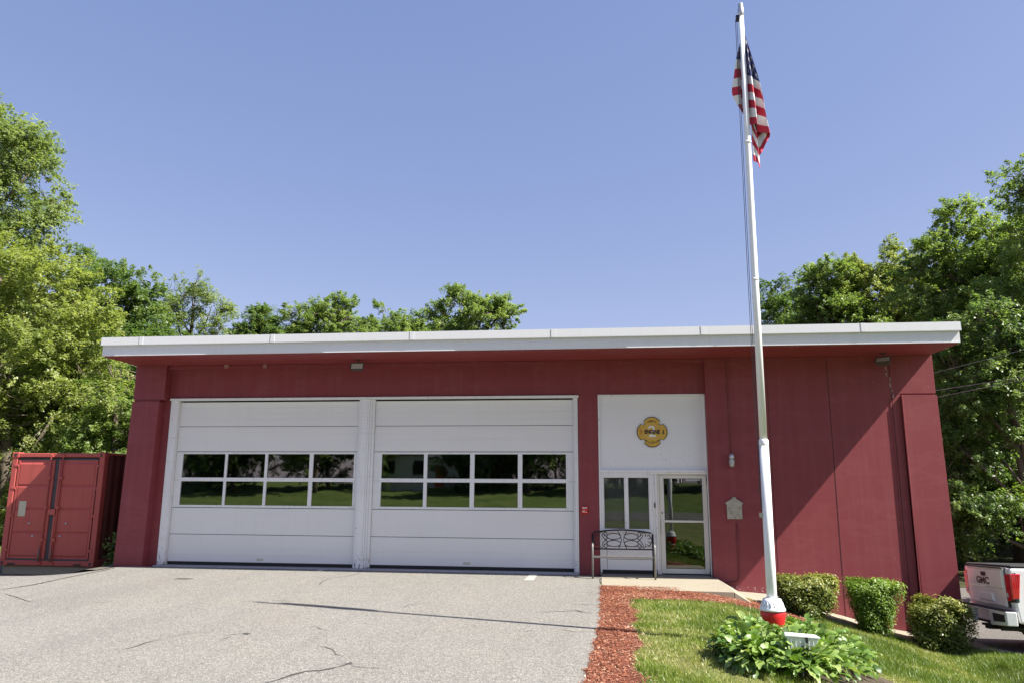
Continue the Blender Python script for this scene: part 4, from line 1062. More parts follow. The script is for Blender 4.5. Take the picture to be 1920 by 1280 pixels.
for k, (x, y_, s_, rz, lab) in enumerate([(12, 30, 1.0, 1.2, 'tall dark tree deep in the wood behind the right wall corner'), (19, 28, 1.05, 2.5, 'tall dark tree in the wood behind the large green maple'), (26, 22, 1.0, 4.0, 'tall dark tree in the wood at the far right'),
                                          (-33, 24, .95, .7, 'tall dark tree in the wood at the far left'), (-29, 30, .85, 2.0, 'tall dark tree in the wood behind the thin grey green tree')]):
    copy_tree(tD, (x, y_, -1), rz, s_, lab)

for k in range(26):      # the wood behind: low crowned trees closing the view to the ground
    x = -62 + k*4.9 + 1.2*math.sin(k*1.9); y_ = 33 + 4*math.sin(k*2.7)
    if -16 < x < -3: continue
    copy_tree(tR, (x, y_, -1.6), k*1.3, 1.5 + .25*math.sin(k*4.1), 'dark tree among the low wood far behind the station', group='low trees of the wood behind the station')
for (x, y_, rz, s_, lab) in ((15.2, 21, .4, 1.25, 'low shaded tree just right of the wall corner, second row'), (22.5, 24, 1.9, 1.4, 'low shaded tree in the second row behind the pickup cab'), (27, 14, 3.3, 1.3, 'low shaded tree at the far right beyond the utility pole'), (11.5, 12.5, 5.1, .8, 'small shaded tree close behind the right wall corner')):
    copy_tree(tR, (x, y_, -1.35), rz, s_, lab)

# leafy sapling at the right edge
b = (10.9, 5.5, -1.3)
make_tree('sapling', b, [B(1914,965,5.5,.22,.2,.32,b), B(1925,1010,5.5,.4,.3,.35,b), B(1955,960,5.5,.5,.4,.7,b)], 'bright leafed sapling sticking out at the right edge above the pickup', L['box'], ncl=60, per=10, leaf=.16, crad=.28, seed=41, trunk_r=.03, cat_='sapling', twigs=.8)

# shrubs in front of the right wall
def shrub(name, base, prof, h, mat, label, n, leaf, seed, redtip=0.0, lean=0.0):
    """prof: list of (height fraction, radius) ; flat trimmed top"""
    t = thing(name, base, label, 'shrub', 'shrubs along the right wall')
    r = np.random.default_rng(seed)
    hf = r.random(n) ** .8; a = r.uniform(0, 2*np.pi, n); R_ = np.interp(hf, [p[0] for p in prof], [p[1] for p in prof])
    lum = 1 + .13*np.sin(a*3+seed) + .10*np.sin(a*5+hf*7+seed*2) + .08*np.sin(a*9+hf*13)
    topm = r.random(n) < .3
    rad = R_ * lum * np.where(topm, np.sqrt(r.random(n)), 1 - .55*r.random(n)**1.3)
    zt = 1 + (.03 if 'trimmed' in label else .09)*np.sin(a*2.3+seed) + .04*np.sin(a*5+rad*6)
    z = np.where(topm, h*(zt - .10*r.random(n)**1.5 - .10*(rad/np.maximum(R_, .01))**4), hf*h*zt)
    rad = np.where(topm, np.minimum(rad, prof[-1][1]*lum), rad)
    P = np.stack([rad*np.cos(a)+lean*z, rad*np.sin(a)*.85, z], 1) + r.normal(0, .022, (n, 3))
    P[:, 2] = np.maximum(P[:, 2], .03)
    out = np.stack([np.cos(a), np.sin(a), np.where(topm, 1.5, .3)], 1)
    V = leaf_quads(P, leaf, .25, .5, -.3, out*1.6)
    hgt = P[:, 2]/h
    tint = np.clip(.30 + r.normal(0, .15, n) + .30*np.clip(hgt-.55, 0, 1) + redtip*(r.random(n) < .35)*np.clip(hgt-.3, 0, 1), 0, 1)
    link('foliage', fast_mesh('foliage', V.reshape(-1, 3), np.arange(4*n), 4, mat, tint), t, local=True)
    mb = MB(); rr = random.Random(seed)
    for k in range(14):
        a_ = rr.uniform(0, 6.28); rr_ = rr.uniform(.3, .85)*prof[-2][1]; hz = rr.uniform(.6, .92)*h
        mb.tube([(.06*math.cos(a_), .06*math.sin(a_), -.1), (rr_*.45*math.cos(a_), rr_*.45*math.sin(a_), hz*.5), (rr_*math.cos(a_)+lean*hz, rr_*math.sin(a_), hz)], [.02, .014, .006], 5)
    mb.build('stem', M['bark'], t, local=True)
    return t
def shrub_at(px, pyt, pyb, Y):
    a_ = at(px, pyt, Y); b_ = at(px, pyb, Y); return a_, b_
a_, b_ = shrub_at(1513, 1072, 1175, -1.6); zb = gz(b_[0], -1.6)
shrub('shrub', (b_[0], -1.6, zb), [(0, .30), (.2, .46), (.6, .55), (1, .52)], (a_[2]-zb-.08)*.95, L['shrub'], 'broad loose shrub with reddish tips just right of the flagpole base', 17000, .055, 51, .45)
a_, b_ = shrub_at(1640, 1079, 1182, -1.25); zb = gz(b_[0], -1.25)
shrub('shrub', (b_[0], -1.25, zb), [(0, .25), (.25, .33), (.7, .43), (.93, .47), (1, .46)], (a_[2]-zb-.03)*.92, L['box'], 'trimmed bright green shrub flaring to a flat top, middle one of the three', 19000, .046, 52, .0)
a_, b_ = shrub_at(1766, 1115, 1210, -1.2); zb = gz(b_[0], -1.2)
shrub('shrub', (b_[0]-.03, -1.2, zb), [(0, .40), (.3, .51), (.7, .52), (1, .46)], (a_[2]-zb-.03)*.90, L['shrub'], 'low rounded shrub with yellow tips beside the pickup and right wall corner', 17000, .052, 53, .45, .05)
# ivy between container and building
t = thing('climbing_plant', (-11.4, .6, -.35), 'small dark green vine growing between the container and the left wall corner', 'plant')
n = 1400; P = np.stack([rng.uniform(-.28, .22, n), rng.uniform(-.3, .9, n), rng.random(n)**1.7*1.0], 1)
V = leaf_quads(P, .085, .2, .7, .2); link('foliage', fast_mesh('foliage', V.reshape(-1, 3), np.arange(4*n), 4, L['dark'], rng.random(n)), t, local=True)
mb = MB()
for k in range(6): x_ = -.2+.07*k; mb.tube([(x_, .0, -.05), (x_+.05, .1, .4), (x_-.03, .2, .85)], [.01, .008, .004], 5)
mb.build('stem', M['bark'], t, local=True)

# hostas around the pole
hb = (2.45, -6.95, gz(2.45, -6.95))
hosta = thing('hosta_clump', hb, 'wide clump of broad leaved green hostas around the flagpole base', 'plant')
def hosta_leaves(crowns, seed):
    r = np.random.default_rng(seed); VV = []; LP = []; TT = []
    prof = [(0, .03), (.12, .55), (.30, .95), (.5, .95), (.72, .60), (.88, .26), (1, .01)]
    for (cx_, cy_, nl, Ls) in crowns:
        z0 = gz(cx_, cy_)
        for k in range(nl):
            az = r.uniform(0, 2*np.pi); ring = r.random() ** .6
            ln = Ls * r.uniform(.75, 1.2); wd = ln * r.uniform(.20, .32)
            st = .06 + ring * .20                                      # where the blade starts, out from the crown
            hz = .07 + (1 - ring) * .20 + r.uniform(-.03, .05)
            pitch0 = R(58) * (1 - ring) + R(12) + r.normal(0, .15); bend = R(60) + r.normal(0, .3)
            d = np.array([math.cos(az), math.sin(az), 0]); sd = np.array([-math.sin(az), math.cos(az), 0])
            p = np.array([cx_, cy_, z0 + hz]) + d*st; roll = r.normal(0, .35); pts = []
            prev = 0
            for (s_, w_) in prof:
                pit = pitch0 - bend*s_; stp = (s_-prev)*ln; prev = s_
                p = p + (d*math.cos(pit) + np.array([0, 0, math.sin(pit)]))*stp
                nrm = -d*math.sin(pit) + np.array([0, 0, math.cos(pit)])
                side = sd*math.cos(roll) + nrm*math.sin(roll); nn = np.cross(d*math.cos(pit)+np.array([0, 0, math.sin(pit)]), side)
                wav = .010*math.sin(s_*13+k) + r.normal(0, .004)
                pts += [p + side*wd*w_ + nrm*(w_*wd*.30+wav), p, p - side*wd*w_ + nrm*(w_*wd*.30-wav)]
            b0 = len(VV); VV += pts; t0 = np.clip(r.normal(.5, .28), 0, 1)
            for i in range(len(prof)-1):
                a0 = b0+3*i
                LP += [a0, a0+1, a0+4, a0+3, a0+1, a0+2, a0+5, a0+4]; TT += [t0, t0]
    return np.array(VV), LP, TT
cr = []
r9 = np.random.default_rng(5)
def ghit(px, py, dz=0.0):
    r_ = ray(px, py); t_ = 6.0
    while t_ < 40:
        q_ = CAM + r_*t_
        if q_[2] < gz(q_[0], q_[1]) + dz: return q_
        t_ += .02
for k in range(90):
    a9 = r9.uniform(0, 2*np.pi); rr9 = math.sqrt(r9.random()); ex, ey = 112*rr9*math.cos(a9), 36*rr9*math.sin(a9)
    q_ = ghit(1490 + ex, 1237 + ey + ex*.13); 
    if abs(q_[0]-FX) < .2 and q_[1] > FY-.25: continue
    cr.append((float(q_[0]), float(q_[1]), 24, .16))
Vh, Lh, Th = hosta_leaves(cr, 3)
o = link('leaves', fast_mesh('leaves', Vh, Lh, 4, L['hosta'], Th, smooth=True), hosta)
mb = MB(); loft(mb, np.arange(-7.8, -6.2, .15), lambda y: 2.45-1.15*math.sqrt(max(.02, 1-((y+7)/.85)**2)), lambda y: 2.45+1.15*math.sqrt(max(.02, 1-((y+7)/.85)**2)), 14, -.004)
struct('planting_bed', mb, M['soil'])

# landscape flood lamp in the hostas
p = at(1504, 1203, -7.75)
lx, lz = float(p[0]), float(p[2])
t = thing('garden_floodlight', (lx, -7.700, gz(lx, -7.700)), 'white garden floodlight on a stake among the hosta leaves', 'lamp')
mb = MB(); mb.hexa([(lx-.125, -7.760, lz-.075), (lx+.12, -7.760, lz-.085), (lx+.10, -7.680, lz-.07), (lx-.11, -7.680, lz-.06), (lx-.18, -7.800, lz+.065), (lx+.165, -7.800, lz+.045), (lx+.15, -7.700, lz+.05), (lx-.16, -7.700, lz+.07)])
h_ = mb.build('housing', M['lightwhite'], t, bevel=.008)
for k in range(6):
    mb = MB(); x_ = lx-.125+k*.045; mb.box(x_, x_+.008, -7.802, -7.780, lz-.06, lz+.02); mb.build('cooling_fin', M['lightwhite'], h_)
mb = MB(); mb.hexa([(lx-.19, -7.808, lz+.066), (lx+.175, -7.808, lz+.046), (lx+.155, -7.690, lz+.051), (lx-.165, -7.690, lz+.071), (lx-.19, -7.808, lz+.085), (lx+.175, -7.808, lz+.065), (lx+.155, -7.690, lz+.07), (lx-.165, -7.690, lz+.09)]); mb.build('lid_frame', M['lightwhite'], t, bevel=.004)
mb = MB(); mb.box(lx+.02, lx+.045, -7.817, -7.809, lz+.005, lz+.06); mb.build('latch', M['black'], t)
mb = MB(); mb.tube([(lx+.0, -7.690, lz-.06), (lx, -7.690, lz-.2), (lx, -7.700, gz(lx, -7.700)-.05)], .014, 8); mb.box(lx-.05, lx+.05, -7.770, -7.680, lz-.17, lz-.145); mb.build('stake', M['lightwhite'], t)

# ================================================================== container
cx0, cx1, cyf, cz0, cz1 = -14.45, -11.99, .5, -.17, 2.52
cont = thing('shipping_container', ((cx0+cx1)/2, cyf, cz0), 'weathered red shipping container with closed double doors left of the building', 'shipping container')
mb = MB(); Lc = 6.05
# corner posts, sills, headers
for x in (cx0, cx1-.14): mb.box(x, x+.14, cyf, cyf+.16, cz0+.12, cz1-.12)
mb.box(cx0, cx1, cyf+.0, cyf+.15, cz1-.119, cz1-.02); mb.box(cx0, cx1, cyf, cyf+.15, cz0+.0, cz0+.119)
for x in (cx0-.005, cx1-.175):
    for z in (cz0-.01, cz1-.13): mb.box(x, x+.18, cyf-.012, cyf+.17, z, z+.135)
mb.box(cx0, cx0+.08, cyf+.16, cyf+Lc, cz0, cz0+.14); mb.box(cx1-.08, cx1, cyf+.17, cyf+Lc, cz0, cz0+.14)
mb.box(cx0, cx0+.07, cyf+.17, cyf+Lc, cz1-.07, cz1-.01); mb.box(cx1-.07, cx1, cyf+.17, cyf+Lc, cz1-.07, cz1-.01)
mb.box(cx0+.02, cx1-.02, cyf+Lc-.05, cyf+Lc, cz0+.01, cz1-.02)
mb.build('frame', M['cont'], cont, bevel=.012)
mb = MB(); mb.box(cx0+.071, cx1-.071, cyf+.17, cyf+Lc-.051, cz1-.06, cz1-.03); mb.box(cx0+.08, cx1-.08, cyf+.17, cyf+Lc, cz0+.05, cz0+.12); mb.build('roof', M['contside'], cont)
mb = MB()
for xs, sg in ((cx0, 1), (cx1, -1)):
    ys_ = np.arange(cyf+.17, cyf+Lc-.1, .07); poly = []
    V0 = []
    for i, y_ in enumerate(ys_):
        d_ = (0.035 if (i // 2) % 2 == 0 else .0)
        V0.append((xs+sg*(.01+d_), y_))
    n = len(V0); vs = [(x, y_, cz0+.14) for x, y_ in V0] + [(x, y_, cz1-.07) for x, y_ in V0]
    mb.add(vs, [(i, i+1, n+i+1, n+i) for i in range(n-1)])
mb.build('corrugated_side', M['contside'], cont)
for x, z in ((cx1-.085, cz0+.057), (cx0+.085, cz0+.057), (cx0+.085, cz1-.065), (cx1-.085, cz1-.065)):
    mb = MB(); mb.box(x-.03, x+.03, cyf-.0145, cyf-.0125, z-.035, z+.035); mb.build('casting_hole', M['badgeblack'], cont)
for x in (cx0+.22, cx1-.52): mb = MB(); mb.box(x, x+.2, cyf-.002, cyf-.0005, cz0+.015, cz0+.055); mb.build('fork_pocket', M['badgeblack'], cont)
xm = (cx0+cx1)/2 - .02
for k, (a, b_) in enumerate(((cx0+.17, xm-.06), (xm+.06, cx1-.17))):
    mb = MB(); z0, z1 = cz0+.16, cz1-.19
    mb.box(a, b_, cyf+.035, cyf+.07, z0, z1)
    # raised flat fields between recessed ribs
    hh = (z1-z0-.10)/4; zz = z0+.05
    for i in range(4):
        mb.hexa([(a+.07, cyf+.012, zz+.03), (b_-.07, cyf+.012, zz+.03), (b_-.05, cyf+.0345, zz+.0), (a+.05, cyf+.0345, zz+.0), (a+.07, cyf+.012, zz+hh-.05), (b_-.07, cyf+.012, zz+hh-.05), (b_-.05, cyf+.0345, zz+hh-.0), (a+.05, cyf+.0345, zz+hh-.0)])
        zz += hh
    mb.box(a, a+.05, cyf+.01, cyf+.0345, z0, z1); mb.box(b_-.05, b_, cyf+.01, cyf+.0345, z0, z1)
    dr = mb.build('container_door', M['cont'], cont)
    xr_ = b_-.09 if k == 0 else a+.10
    mb = MB(); mb.tube([(xr_, cyf-.012, cz0+.04), (xr_, cyf-.012, cz1-.05)], .017, 10)
    for z in (cz0+.06, cz0+.6, 1.2, 1.9, cz1-.09): mb.box(xr_-.045, xr_+.045, cyf-.03, cyf+.009, z-.03, z+.03)
    mb.build('lock_rod', M['cont'], dr)
    hx_ = a if k == 0 else b_
    for z in (cz0+.35, 1.0, 1.65, cz1-.32): mb = MB(); mb.box(hx_-.1 if k == 0 else hx_-.02, hx_+.02 if k == 0 else hx_+.10, cyf-.008, cyf+.009, z-.03, z+.03); mb.build('hinge', M['cont'], dr, bevel=.005)
    for (x, z) in (((xm-.55, .82), (xm-.42, .52)) if k == 0 else ((xm+.42, .82), (xm+.3, .52))):
        mb = MB(); mb.lathe([(.03, 0), (.024, .02), (.0, .03)], (0, 0, 0), 10); mb.v = [(x+a2, cyf+.010-c2, z+b2) for a2, b2, c2 in mb.v]; mb.build('worn_stud', M['galv'], dr)
    mb = MB(); mb.box(xr_-.03, xr_-.008, cyf-.036, cyf-.0305, cz0+.11, cz0+.42); mb.tube([(xr_-.02, cyf-.04, cz0+.10), (xr_-.022, cyf-.05, cz0+.25), (xr_-.015, cyf-.04, cz0+.44)], .008, 6); mb.build('latch_handle', M['wornmetal'], dr)
mb = MB(); mb.box(cx0+.141, cx1-.141, cyf+.03, cyf+.05, cz1-.189, cz1-.145); mb.box(cx0+.141, cx1-.141, cyf+.03, cyf+.05, cz0+.12, cz0+.159)
mb.box(xm-.059, xm+.059, cyf+.04, cyf+.06, cz0+.16, cz1-.19); mb.box(cx0+.141, cx0+.169, cyf+.04, cyf+.06, cz0+.16, cz1-.19); mb.box(cx1-.169, cx1-.141, cyf+.04, cyf+.06, cz0+.16, cz1-.19)
mb.build('door_gasket', M['contgap'], cont)
mb = MB(); mb.box(xm-.06, xm+.12, cyf-.035, cyf-.01, 1.02, 1.16); mb.build('lock_box', M['cont'], cont, bevel=.006)
mb = MB(); mb.box(cx0+.33, cx0+.52, cyf+.004, cyf+.0115, .98, 1.34); mb.build('data_plate', M['platelt'], cont)
mb = MB(); mb.box(cx0+.02, cx1-.02, cyf+.1, cyf+.34, -.48, cz0-.012)
o = mb.build('concrete_beam', M['concrete'], bevel=.02); tag(o, 'low concrete beam under the front end of the red container', 'beam')
mb = MB(); mb.box(cx0+.02, cx1-.02, cyf+Lc-.4, cyf+Lc-.1, -.6, cz0-.001)
o = mb.build('concrete_beam', M['concrete'], bevel=.02); tag(o, 'concrete beam under the hidden rear end of the red container', 'beam')

# ================================================================== pickup truck (heading +x, rear at local x = 0)
TZ = -1.14
truck = thing('pickup_truck', (7.25, -.98, TZ), 'white pickup truck seen from behind, parked beside the right end of the building', 'pickup truck', None, R(-4))
truck.rotation_euler = (R(-4), 0, R(-4))
def arch(cx_, r, z0, n=10): return [(cx_+r*math.cos(a), .42+r*.98*math.sin(a)) for a in np.linspace(R(-4), R(184), n)]
prof = [(.06, .55), (.02, .95), (.0, 1.42), (.02, 1.47), (1.9, 1.50), (1.95, 1.50), (2.0, 1.56), (2.35, 1.90), (2.6, 1.96), (4.0, 1.96), (4.2, 1.90), (4.75, 1.48), (4.85, 1.42), (5.75, 1.32), (5.88, 1.2), (5.9, .7), (5.8, .45)]
low = [(p_[0], p_[1]) for p_ in arch(4.95, .50, .4)][::1]
poly = prof + [(x, max(z, .42)) for x, z in arch(4.95, .50, .4)] + [(4.2, .40), (1.9, .42)] + [(x, max(z, .42)) for x, z in arch(1.22, .50, .4)] + [(.3, .50)]
mb = MB(); mb.prismY([(x, z) for x, z in poly], -1.0, 1.0)
# narrow the cab above the belt line
mb.v = [(x, y_*(1 - .16*max(0, (z-1.5)/.45)), z) for x, y_, z in mb.v]
body = mb.build('body', M['truck'], truck, bevel=.035, local=True, seg=3)
mb = MB(); mb.box(.08, 1.9, -.93, .93, 1.478, 1.512); mb.box(.03, 1.92, -.985, -.935, 1.49, 1.518); mb.box(.03, 1.92, .935, .985, 1.49, 1.518); mb.build('bed_cover', M['blackplastic'], truck, local=True, bevel=.006)
mb = MB()   # windows
for s_ in (-1, 1):
    y_ = s_*.955
    mb.hexa([(2.35, y_, 1.53), (4.55, y_, 1.53), (4.55, y_*.98, 1.53), (2.35, y_*.98, 1.53), (2.55, s_*.875, 1.88), (3.95, s_*.875, 1.88), (3.95, s_*.85, 1.88), (2.55, s_*.85, 1.88)])
mb.build('side_window', M['tglass'], truck, local=True)
mb = MB(); mb.hexa([(1.985, -.75, 1.58), (2.0, -.75, 1.56), (2.0, .75, 1.56), (1.985, .75, 1.58), (2.30, -.68, 1.87), (2.33, -.68, 1.87), (2.33, .68, 1.87), (2.30, .68, 1.87)]); mb.build('rear_window', M['tglass'], truck, local=True)
# tailgate
mb = MB(); mb.box(-.03, .03, -.80, .80, .80, 1.455); mb.hexa([(-.045, -.74, 1.12), (-.045, .74, 1.12), (-.0305, .76, 1.10), (-.0305, -.76, 1.10), (-.045, -.74, 1.42), (-.045, .74, 1.42), (-.0305, .76, 1.435), (-.0305, -.76, 1.435)])
mb.hexa([(-.06, -.30, .88), (-.06, .30, .88), (-.0305, .34, .86), (-.0305, -.34, .86), (-.055, -.26, 1.0), (-.055, .26, 1.0), (-.0305, .30, 1.02), (-.0305, -.30, 1.02)])
mb.box(-.045, -.0305, -.78, .78, .81, .855)
tg = mb.build('tailgate', M['truck'], truck, local=True, bevel=.01, seg=2)
mb = MB(); mb.box(-.06, .12, -.79, .79, 1.456, 1.478); mb.build('spoiler_lip', M['blackplastic'], tg, local=True, bevel=.006)
mb = MB(); mb.hexa([(-.048, .05, 1.30), (-.048, .24, 1.30), (-.0455, .24, 1.30), (-.0455, .05, 1.30), (-.050, .03, 1.375), (-.050, .26, 1.375), (-.0455, .26, 1.375), (-.0455, .03, 1.375)])
mb.v = [(x, -(y_-.145)*1.0+.0, z) for x, y_, z in mb.v]; mb.build('tailgate_handle', M['blackplastic'], tg, local=True)
mb = MB(); text_faces(mb, 'GMC', .17, (-.0475, .06, 1.215), (0, -1, 0), (0, 0, 1), squash=1.5, bold=.04)
bmk = mb.build('badge_letters', simple('dark_badge', (.08, .08, .08), .3, .6), tg, local=True)
sd = bmk.modifiers.new('t', 'SOLIDIFY'); sd.thickness = .004
mb = MB(); mb.box(-.012, .10, -.82, -.803, .80, 1.46); mb.box(-.012, .10, .803, .82, .80, 1.46); mb.build('panel_gap', M['badgeblack'], truck, local=True)
for s_ in (-1, 1):
    mb = MB(); y0, y1 = s_*.822, s_*1.022
    mb.hexa([(-.03, y0, .90), (-.012, y1, .95), (.10, y1, .96), (.10, y0, .90), (-.025, y0, 1.37), (-.008, y1, 1.37), (.17, y1, 1.38), (.10, y0, 1.37)])
    tl = mb.build('tail_light', M['lens'], truck, local=True, bevel=.012)
    mb = MB(); mb.hexa([(-.008, y0*.995, .885), (.03, y1*.988, .885), (.10, y1*.988, .90), (.10, y0*.995, .885), (-.008, y0*.995, 1.385), (.04, y1*.99, 1.385), (.10, y1*.99, 1.40), (.10, y0*.995, 1.385)])
    mb.build('lamp_surround', M['blackplastic'], tl, local=True, bevel=.01)
    mb = MB(); mb.box(-.036, -.028, s_*.84, s_*.90, .97, 1.05); mb.build('reverse_lens', M['lampglass'], tl, local=True)
# bumper
mb = MB()
mb.prismX([(-.28, .70), (-.28, .52), (.28, .52), (.28, .70)], -.13, .02)
mb.v = [(x, y_*1.0, z) for x, y_, z in mb.v]
mb.hexa([(-.15, -1.0, .50), (.02, -1.02, .50), (.02, -.36, .46), (-.17, -.36, .46), (-.15, -1.0, .735), (.02, -1.02, .735), (.02, -.36, .735), (-.17, -.36, .735)])
mb.hexa([(-.17, .36, .46), (.02, .36, .46), (.02, 1.02, .50), (-.15, 1.0, .50), (-.17, .36, .735), (.02, .36, .735), (.02, 1.02, .735), (-.15, 1.0, .735)])
mb.box(-.17, .02, -.3595, .3595, .70, .735)
bp_ = mb.build('bumper', M['truck'], truck, local=True, bevel=.015, seg=2)
mb = MB(); mb.box(-.165, -.02, -.95, .95, .7355, .755); mb.build('step_pad', M['blackplastic'], bp_, local=True)
mb = MB(); mb.box(-.10, .0, -.36, .36, .47, .69)
for s_ in (-1, 1): mb.hexa([(-.175, s_*.52, .54), (-.16, s_*.94, .56), (-.12, s_*.94, .56), (-.12, s_*.52, .54), (-.175, s_*.50, .68), (-.16, s_*.94, .68), (-.12, s_*.94, .68), (-.12, s_*.50, .68)])
mb.build('bumper_inset', M['blackplastic'], bp_, local=True)
mb = MB(); mb.box(-.125, -.115, -.16, .16, .52, .67); lp_ = mb.build('licence_plate', M['plate'], bp_, local=True)
mb = MB(); mb.box(-.1, .3, -.09, .09, .36, .44); mb.box(.0, .4, -.5, .5, .38, .42); mb.tube([(-.08, -.55, .42), (.6, -.55, .42)], .04, 10); mb.build('tow_hitch', M['blackplastic'], truck, local=True)
mb = MB(); mb.box(.35, 5.6, -.75, .75, .34, .56); mb.build('underbody', M['blackplastic'], truck, local=True)
for x in (1.22, 4.95):
    for s_ in (-1, 1):
        y_ = s_*.86
        mb = MB(); mb.lathe([(.25, -.13), (.36, -.13), (.40, -.10), (.405, 0), (.40, .10), (.36, .13), (.25, .13)], (0, 0, 0), 36); mb.v = [(x+a2, y_+c2, .405+b2) for a2, b2, c2 in mb.v]
        w_ = mb.build('wheel', M['tyre'], truck, local=True)
        mb = MB(); mb.lathe([(.25, 0), (.25, .04), (.22, .03), (.07, .0), (.06, .03), (.0, .035)], (0, 0, 0), 24)
        mb.v = [(x+a2, y_+s_*(.105+c2), .405+b2) for a2, b2, c2 in mb.v]; mb.build('rim', M['galv'], w_, local=True)
for s_ in (-1, 1):
    mb = MB(); mb.box(4.15, 4.3, s_*1.0, s_*1.22, 1.42, 1.66); mb.build('mirror', M['blackplastic'], truck, local=True, bevel=.03)

# ================================================================== overhead wires on the right
pole_xy = (27.0, -3.5)
t = thing('utility_pole', (pole_xy[0], pole_xy[1], -1.3), 'wooden utility pole outside the right of the picture carrying the wires to the building', 'utility pole')
mb = MB(); mb.tube([(27, -3.5, -1.5), (27, -3.5, 10)], [.16, .11], 12); mb.box(26.94, 27.06, -4.4, -2.6, 9.1, 9.22); mb.build('pole', M['woodpole'], t)
GW = 'wires strung to the right side of the building'
for k, (y0, (ax, ay), (bx_, by_), lab) in enumerate(((3.4, (1757, 697), (1920, 655), 'topmost faint wire running right from the wall corner'), (3.0, (1757, 731), (1920, 706), 'middle wire running right from the wall corner'), (3.0, (1757, 744), (1920, 711), 'lowest wire running right from the wall corner'))):
    A = at(ax, ay, y0); Bp = at(bx_, by_, y0 - 1.6); d_ = (Bp-A)/(Bp[0]-A[0])
    A = A + d_*(7.085-A[0])
    E_ = A + d_*(27-7.085)
    pts = [A + (E_-A)*f - np.array([0, 0, .25*4*f*(1-f)*0]) for f in np.linspace(0, 1, 16)]
    mb = MB(); mb.tube(pts, .006 if k else .005, 5); o = mb.build('overhead_wire', M['wornmetal']); tag(o, lab, 'wire', GW)

# ================================================================== across the street (seen mirrored in the glass)
ht = thing('house', (-16, -52, gz(-16, -52)), 'pale house across the street mirrored in the left garage windows', 'house')
hz_ = gz(-16, -52)
mb = MB(); mb.box(-22, -10, -58, -52, hz_-.5, hz_+3.0); mb.prismX([(-58, hz_+3.0), (-52, hz_+3.0), (-55, hz_+5.0)], -21.99, -10.01); mb.build('wall', M['house'], ht)
mb = MB(); mb.hexa([(-22.4, -51.6, hz_+2.8), (-9.6, -51.6, hz_+2.8), (-9.6, -55, hz_+5.1), (-22.4, -55, hz_+5.1), (-22.4, -51.6, hz_+2.95), (-9.6, -51.6, hz_+2.95), (-9.6, -55, hz_+5.25), (-22.4, -55, hz_+5.25)])
mb.hexa([(-22.4, -55.0, hz_+5.1), (-9.6, -55.0, hz_+5.1), (-9.6, -58.4, hz_+2.8), (-22.4, -58.4, hz_+2.8), (-22.4, -55.0, hz_+5.25), (-9.6, -55.0, hz_+5.25), (-9.6, -58.4, hz_+2.95), (-22.4, -58.4, hz_+2.95)]); mb.build('roof', M['hroof'], ht)
for x in (-20, -17, -12.5):
    mb = MB(); mb.box(x-.6, x+.6, -51.995, -51.93, hz_+.9, hz_+2.2); mb.build('window', M['tglass'], ht)
mb = MB(); mb.box(-15.4, -14.4, -51.995, -51.93, hz_, hz_+2.1); mb.build('door', M['badgered'], ht)
tS = make_tree('street_tree', (6, -50, gz(6, -50)), [(0,0,6.5,3.4,3,2.6), (2.3,0,5.2,2.4,2.2,2), (-2.4,.3,5.4,2.5,2.2,2), (0,.5,8.6,2.4,2.2,2), (.5,0,3.6,2.8,2.4,1.6)], 'street tree across the road mirrored in the entrance glass', L['green'], ncl=460, per=42, leaf=.26, crad=.9, seed=61, group='trees across the street')
for k, (x, y_, s_, rz, lab) in enumerate([(-6, -47, .9, 1, 'street tree across the road mirrored between the garage windows'), (-25, -46, 1.1, 2, 'street tree across the road mirrored at the left garage windows'), (14, -54, 1.2, 3, 'street tree across the road right of the entrance reflection'), (-1, -58, 1.3, 4, 'street tree across the road standing farthest back'),
                                          (22, -48, 1.0, 5, 'street tree across the road at the right end'), (-34, -55, 1.3, 2.2, 'street tree across the road at the left end'), (-8, -62, 1.4, 5.5, 'street tree across the road behind the pale house')]):
    copy_tree(tS, (x, y_, gz(x, y_)), rz, s_, lab)

for k in range(17):
    x = -40 + k*4.6 + 1.5*math.sin(k*2.3); y_ = -49 - 3*math.cos(k*1.7)
    if -21 < x < -11: y_ = -62
    copy_tree(tR, (x, y_, gz(x, y_) - .6), k*1.1, 1.25 + .2*math.sin(k*3.1), 'dark hedge tree in the row across the street', group='hedge trees across the street')
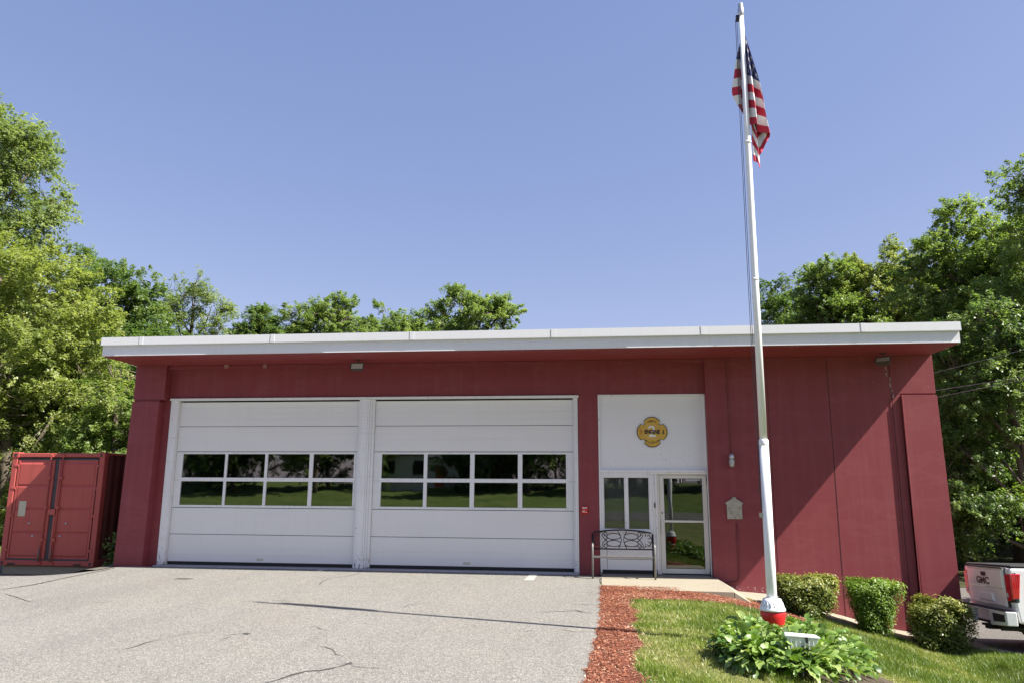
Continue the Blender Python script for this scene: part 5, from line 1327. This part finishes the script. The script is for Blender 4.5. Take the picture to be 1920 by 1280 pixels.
# ================================================================== light, sky, camera
S = Vector((1, -.255, 1.135)).normalized()
sun = bpy.data.lights.new('sun', 'SUN'); sun.energy = 5.0; sun.angle = R(.53); sun.color = (1, .95, .87)
so = bpy.data.objects.new('sun', sun); COL.objects.link(so); so.rotation_euler = S.to_track_quat('Z', 'Y').to_euler(); so.location = (20, -10, 30)
w = bpy.data.worlds.new('World'); scn.world = w; w.use_nodes = True; nt = w.node_tree
sk = nt.nodes.new('ShaderNodeTexSky'); sk.sky_type = 'NISHITA'; sk.sun_disc = False
sk.sun_elevation = math.asin(S.z); sk.sun_rotation = math.atan2(S.x, S.y); sk.air_density = 1.0; sk.dust_density = .7; sk.ozone_density = 3.0; sk.altitude = 50
bg = nt.nodes['Background']; bg.inputs[1].default_value = .080
tn = nt.nodes.new('ShaderNodeMix'); tn.data_type = 'RGBA'; tn.blend_type = 'MULTIPLY'; tn.inputs[0].default_value = 1; tn.inputs[7].default_value = (.80, .55, .42, 1)
ad = nt.nodes.new('ShaderNodeMix'); ad.data_type = 'RGBA'; ad.blend_type = 'ADD'; ad.inputs[0].default_value = 1; ad.inputs[7].default_value = (.49, .84, 1.98, 1)
nt.links.new(sk.outputs[0], tn.inputs[6]); nt.links.new(tn.outputs[2], ad.inputs[6]); nt.links.new(ad.outputs[2], bg.inputs[0])
cam = bpy.data.cameras.new('camera'); co = bpy.data.objects.new('camera', cam); COL.objects.link(co)
cam.sensor_fit = 'HORIZONTAL'; cam.sensor_width = 36; cam.lens = FPX/1920*36; cam.clip_end = 3000; cam.clip_start = .05
fw = Vector(ray(960, 640)).normalized(); rt = (Vector(ray(1960, 640))-Vector(ray(960, 640))).normalized(); up = rt.cross(fw)
mt = Matrix.Identity(3); mt.col[0] = rt; mt.col[1] = up; mt.col[2] = -fw
co.matrix_world = Matrix.Translation(Vector(CAM)) @ mt.to_4x4()
scn.camera = co
scn.view_settings.view_transform = 'Standard'; scn.view_settings.look = 'None'; scn.view_settings.exposure = 1.31; scn.view_settings.gamma = 1
scn.cycles.max_bounces = 8; scn.cycles.transparent_max_bounces = 12
